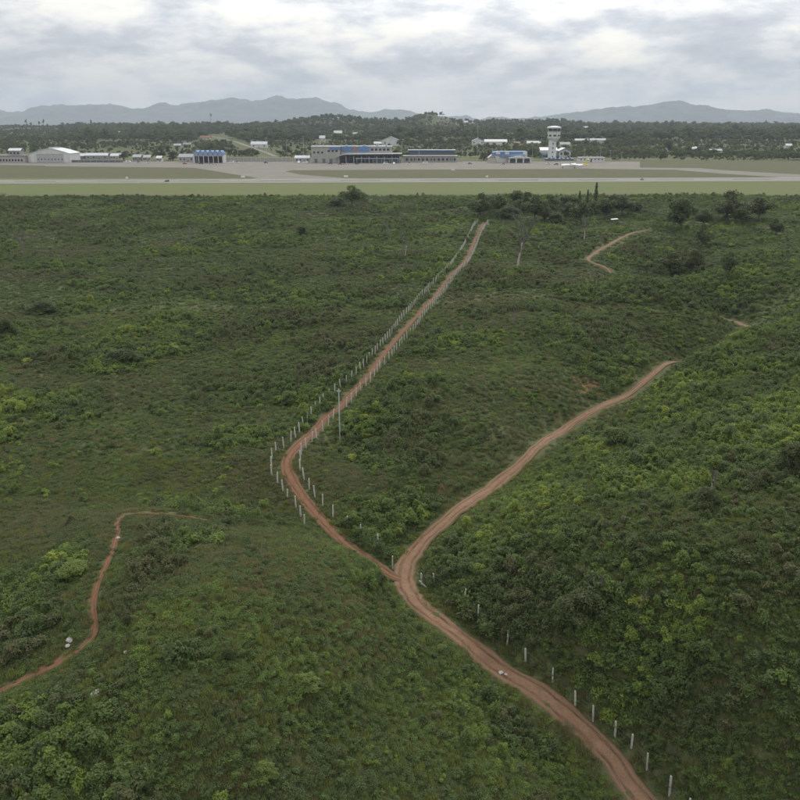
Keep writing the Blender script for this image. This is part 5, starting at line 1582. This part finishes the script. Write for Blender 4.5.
# ------------------------------------------------------------------ far wood
far_meshes = []
for k in range(6):
    tr, cr = tree_meshes('wood_tree_%s' % chr(97 + k), 500 + k, 'small')
    cr.materials.clear(); cr.materials.append(MATS['far_leaf']); far_meshes.append(cr)
wood = library('wood_library', far_meshes)
rs = np.random.RandomState(9)
yy = np.concatenate([rs.uniform(975, 1085, 5000), rs.uniform(1085, 1500, 26000), rs.uniform(1500, 2600, 20000), rs.uniform(2600, 3800, 9000), rs.uniform(3800, 5500, 3500)])
xx = rs.uniform(-1, 1, len(yy)) * (yy * .60 + 40)
g1 = fbm(xx, yy, 130, 4, 30.0); g2 = fbm(xx, yy, 420, 3, 33.0)
zz = ground_z(xx, yy); uu, vv = project(xx, yy, zz)
dens = np.clip((g1 - .36) * 3.0 + .6 * sm(1250, 1800, yy) + .45 * sm(1900, 2500, yy) + .25 * (uu > 600) * (yy < 1500), 0.10, 1)
k = (rs.rand(len(yy)) < dens)
k &= (yy > 1085 + 12 * np.sin(xx / 40)) | ((uu > 612) & (yy > 1000 + 10 * np.sin(xx / 35) + 0.10 * (xx - 250)))
# keep the access road and the houses clear
for u, v in [(p[0], p[1]) for p in project(pl[:, 0], pl[:, 1], H(pl[:, 0], pl[:, 1])) and np.stack(project(pl[:, 0], pl[:, 1], H(pl[:, 0], pl[:, 1])), 1)]:
    k &= ~((np.abs(uu - u) < 5) & (vv - v > -1) & (vv - v < 6))
for o in list(COL.objects):
    if o.name.startswith('house') and o.parent is None:
        hx, hy = o.location.x, o.location.y; hu, hv = project(hx, hy, o.location.z)
        k &= ~((np.abs(uu - hu) < 7 + 3 * rs.rand(len(uu))) & (vv > hv - .5) & (vv < hv + 2.0 + 2.5 * rs.rand(len(uu))) & (yy < hy + 20)); k &= ~((np.abs(xx - hx) < 14) & (np.abs(yy - hy) < 16))
xx, yy, zz, uu, vv, g1, g2 = [q[k] for q in (xx, yy, zz, uu, vv, g1, g2)]
n = len(xx); print('wood', n)
near_ = yy < 1500
s_ = rs.uniform(.75, 1.35, n) * np.where(near_, rs.uniform(.16, .60, n) * np.where(g1 > .56, 1.35, 1), 1.0)
s_ *= np.where((uu < 60) & (yy > 1500), .6, 1.0) * np.where(rs.rand(n) < .06, 1.4, 1) * (.72 + .56 * sm(.35, .65, fbm(xx, yy, 70, 3, 61.)))
scatter('woodland', wood, np.c_[xx, yy, zz], (rs.rand(n) * 6).astype(int), np.c_[np.zeros((n, 2)), rs.rand(n) * 6.283], np.c_[s_ * 1.3, s_ * 1.3, s_ * rs.uniform(.8, 1.15, n) * np.where(rs.rand(n) < .06, 1.35, 1)],
        np.clip(.45 + 1.1 * (g1 - .5) + rs.normal(0, .16, n) + .12 * near_, 0, 1), 'dark far-off woodland behind the airport buildings', 'woodland')

# palms standing out of the wood on the left skyline
def palm_meshes(seed):
    rs_ = np.random.RandomState(seed)
    pts, rad, d = spine(rs_, (0, 0, -.5), (0.05, 0, 1), 16.5, .42, 7, .025)
    tr = MB().tube(pts, rad, 6).mesh('palm_trunk', 'bark', True)
    C = []; F_ = []; V = []
    top = pts[-1]
    for k in range(15):
        a = k * 2.4; el = rs_.uniform(-.3, 1.1); Lf = rs_.uniform(2.8, 3.8); p = np.array(top); d_ = np.array((math.cos(a) * math.cos(el), math.sin(a) * math.cos(el), math.sin(el)))
        sd_ = np.array((-math.sin(a), math.cos(a), 0)); prev = None
        for q in range(6):
            w_ = .55 * math.sin(math.pi * (q + .6) / 6.4)
            l, r_ = p + sd_ * w_ - np.array((0, 0, w_ * .45)), p - sd_ * w_ - np.array((0, 0, w_ * .45))
            b = len(V); V += [l, p, r_]
            if prev is not None:
                F_ += [(prev, prev + 1, b + 1, b), (prev + 1, prev + 2, b + 2, b + 1)]
            prev = b; p = p + d_ * Lf / 6; d_ = d_ - np.array((0, 0, .22)); d_ /= np.linalg.norm(d_)
    return tr, mesh_np('palm_crown', V, F_, ['tree_leaf'])


palms = [palm_meshes(k) for k in range(3)]
for k, (u, vt, D, lab) in enumerate([(22.5, 126.5, 1750, 'leftmost palm tree on the skyline above the office'), (28, 121.5, 1800, 'tall palm second from the left on the skyline'), (33.5, 124.5, 1760, 'palm third from the left on the skyline'), (40.5, 123.5, 1800, 'palm in the middle of the skyline row'),
                                     (44.5, 122, 1820, 'tall palm right of the middle of the skyline row'), (49, 126, 1780, 'short palm at the right of the skyline row'), (60, 127.5, 1850, 'palm set apart from the skyline row, nearest the hangar'), (92, 122.5, 1900, 'palm rising from the dark wood above the hangar'), (211, 116.5, 2300, 'single tall palm on the skyline above the blue-vaulted shed')]):
    x = (u - 400) / FPX * D * cp
    z = float(H(np.array([x]), np.array([D]))[0])
    x = (u - 400) / FPX * depth(D, z)
    hz = CZ + (122 - vt + 3) / FPX * depth(D, z) * 1.05 - z
    e = empty('palm_tree', (x, D, z), lab, 'palm tree', 'palms on the left skyline')
    e.scale = (1.3, 1.3, max(.5, hz / 18.0))
    e.rotation_euler = (0, 0, k * 1.7)
    tr, cr = palms[k % 3]; link('trunk', tr, e); c = link('crown', cr, e); c.color = (.28, .28, .28, 1)

# ------------------------------------------------------------------ haze
m = bpy.data.materials.new('haze'); m.use_nodes = True; t = NT(m.node_tree)
pvz = t.n('ShaderNodeVolumePrincipled', {'Color': (0.77, 0.875, 1.0, 1), 'Density': 7.2e-5, 'Anisotropy': 0.0})
t.n('ShaderNodeOutputMaterial', {'Volume': pvz.outputs[0]})
MATS['haze'] = m
hz = MB().box(-16000, 16000, -4000, 17000, -45, 620).build('haze', 'haze')
tag(hz, 'thin pale haze that fades the distant hills', 'haze', None, 'stuff')
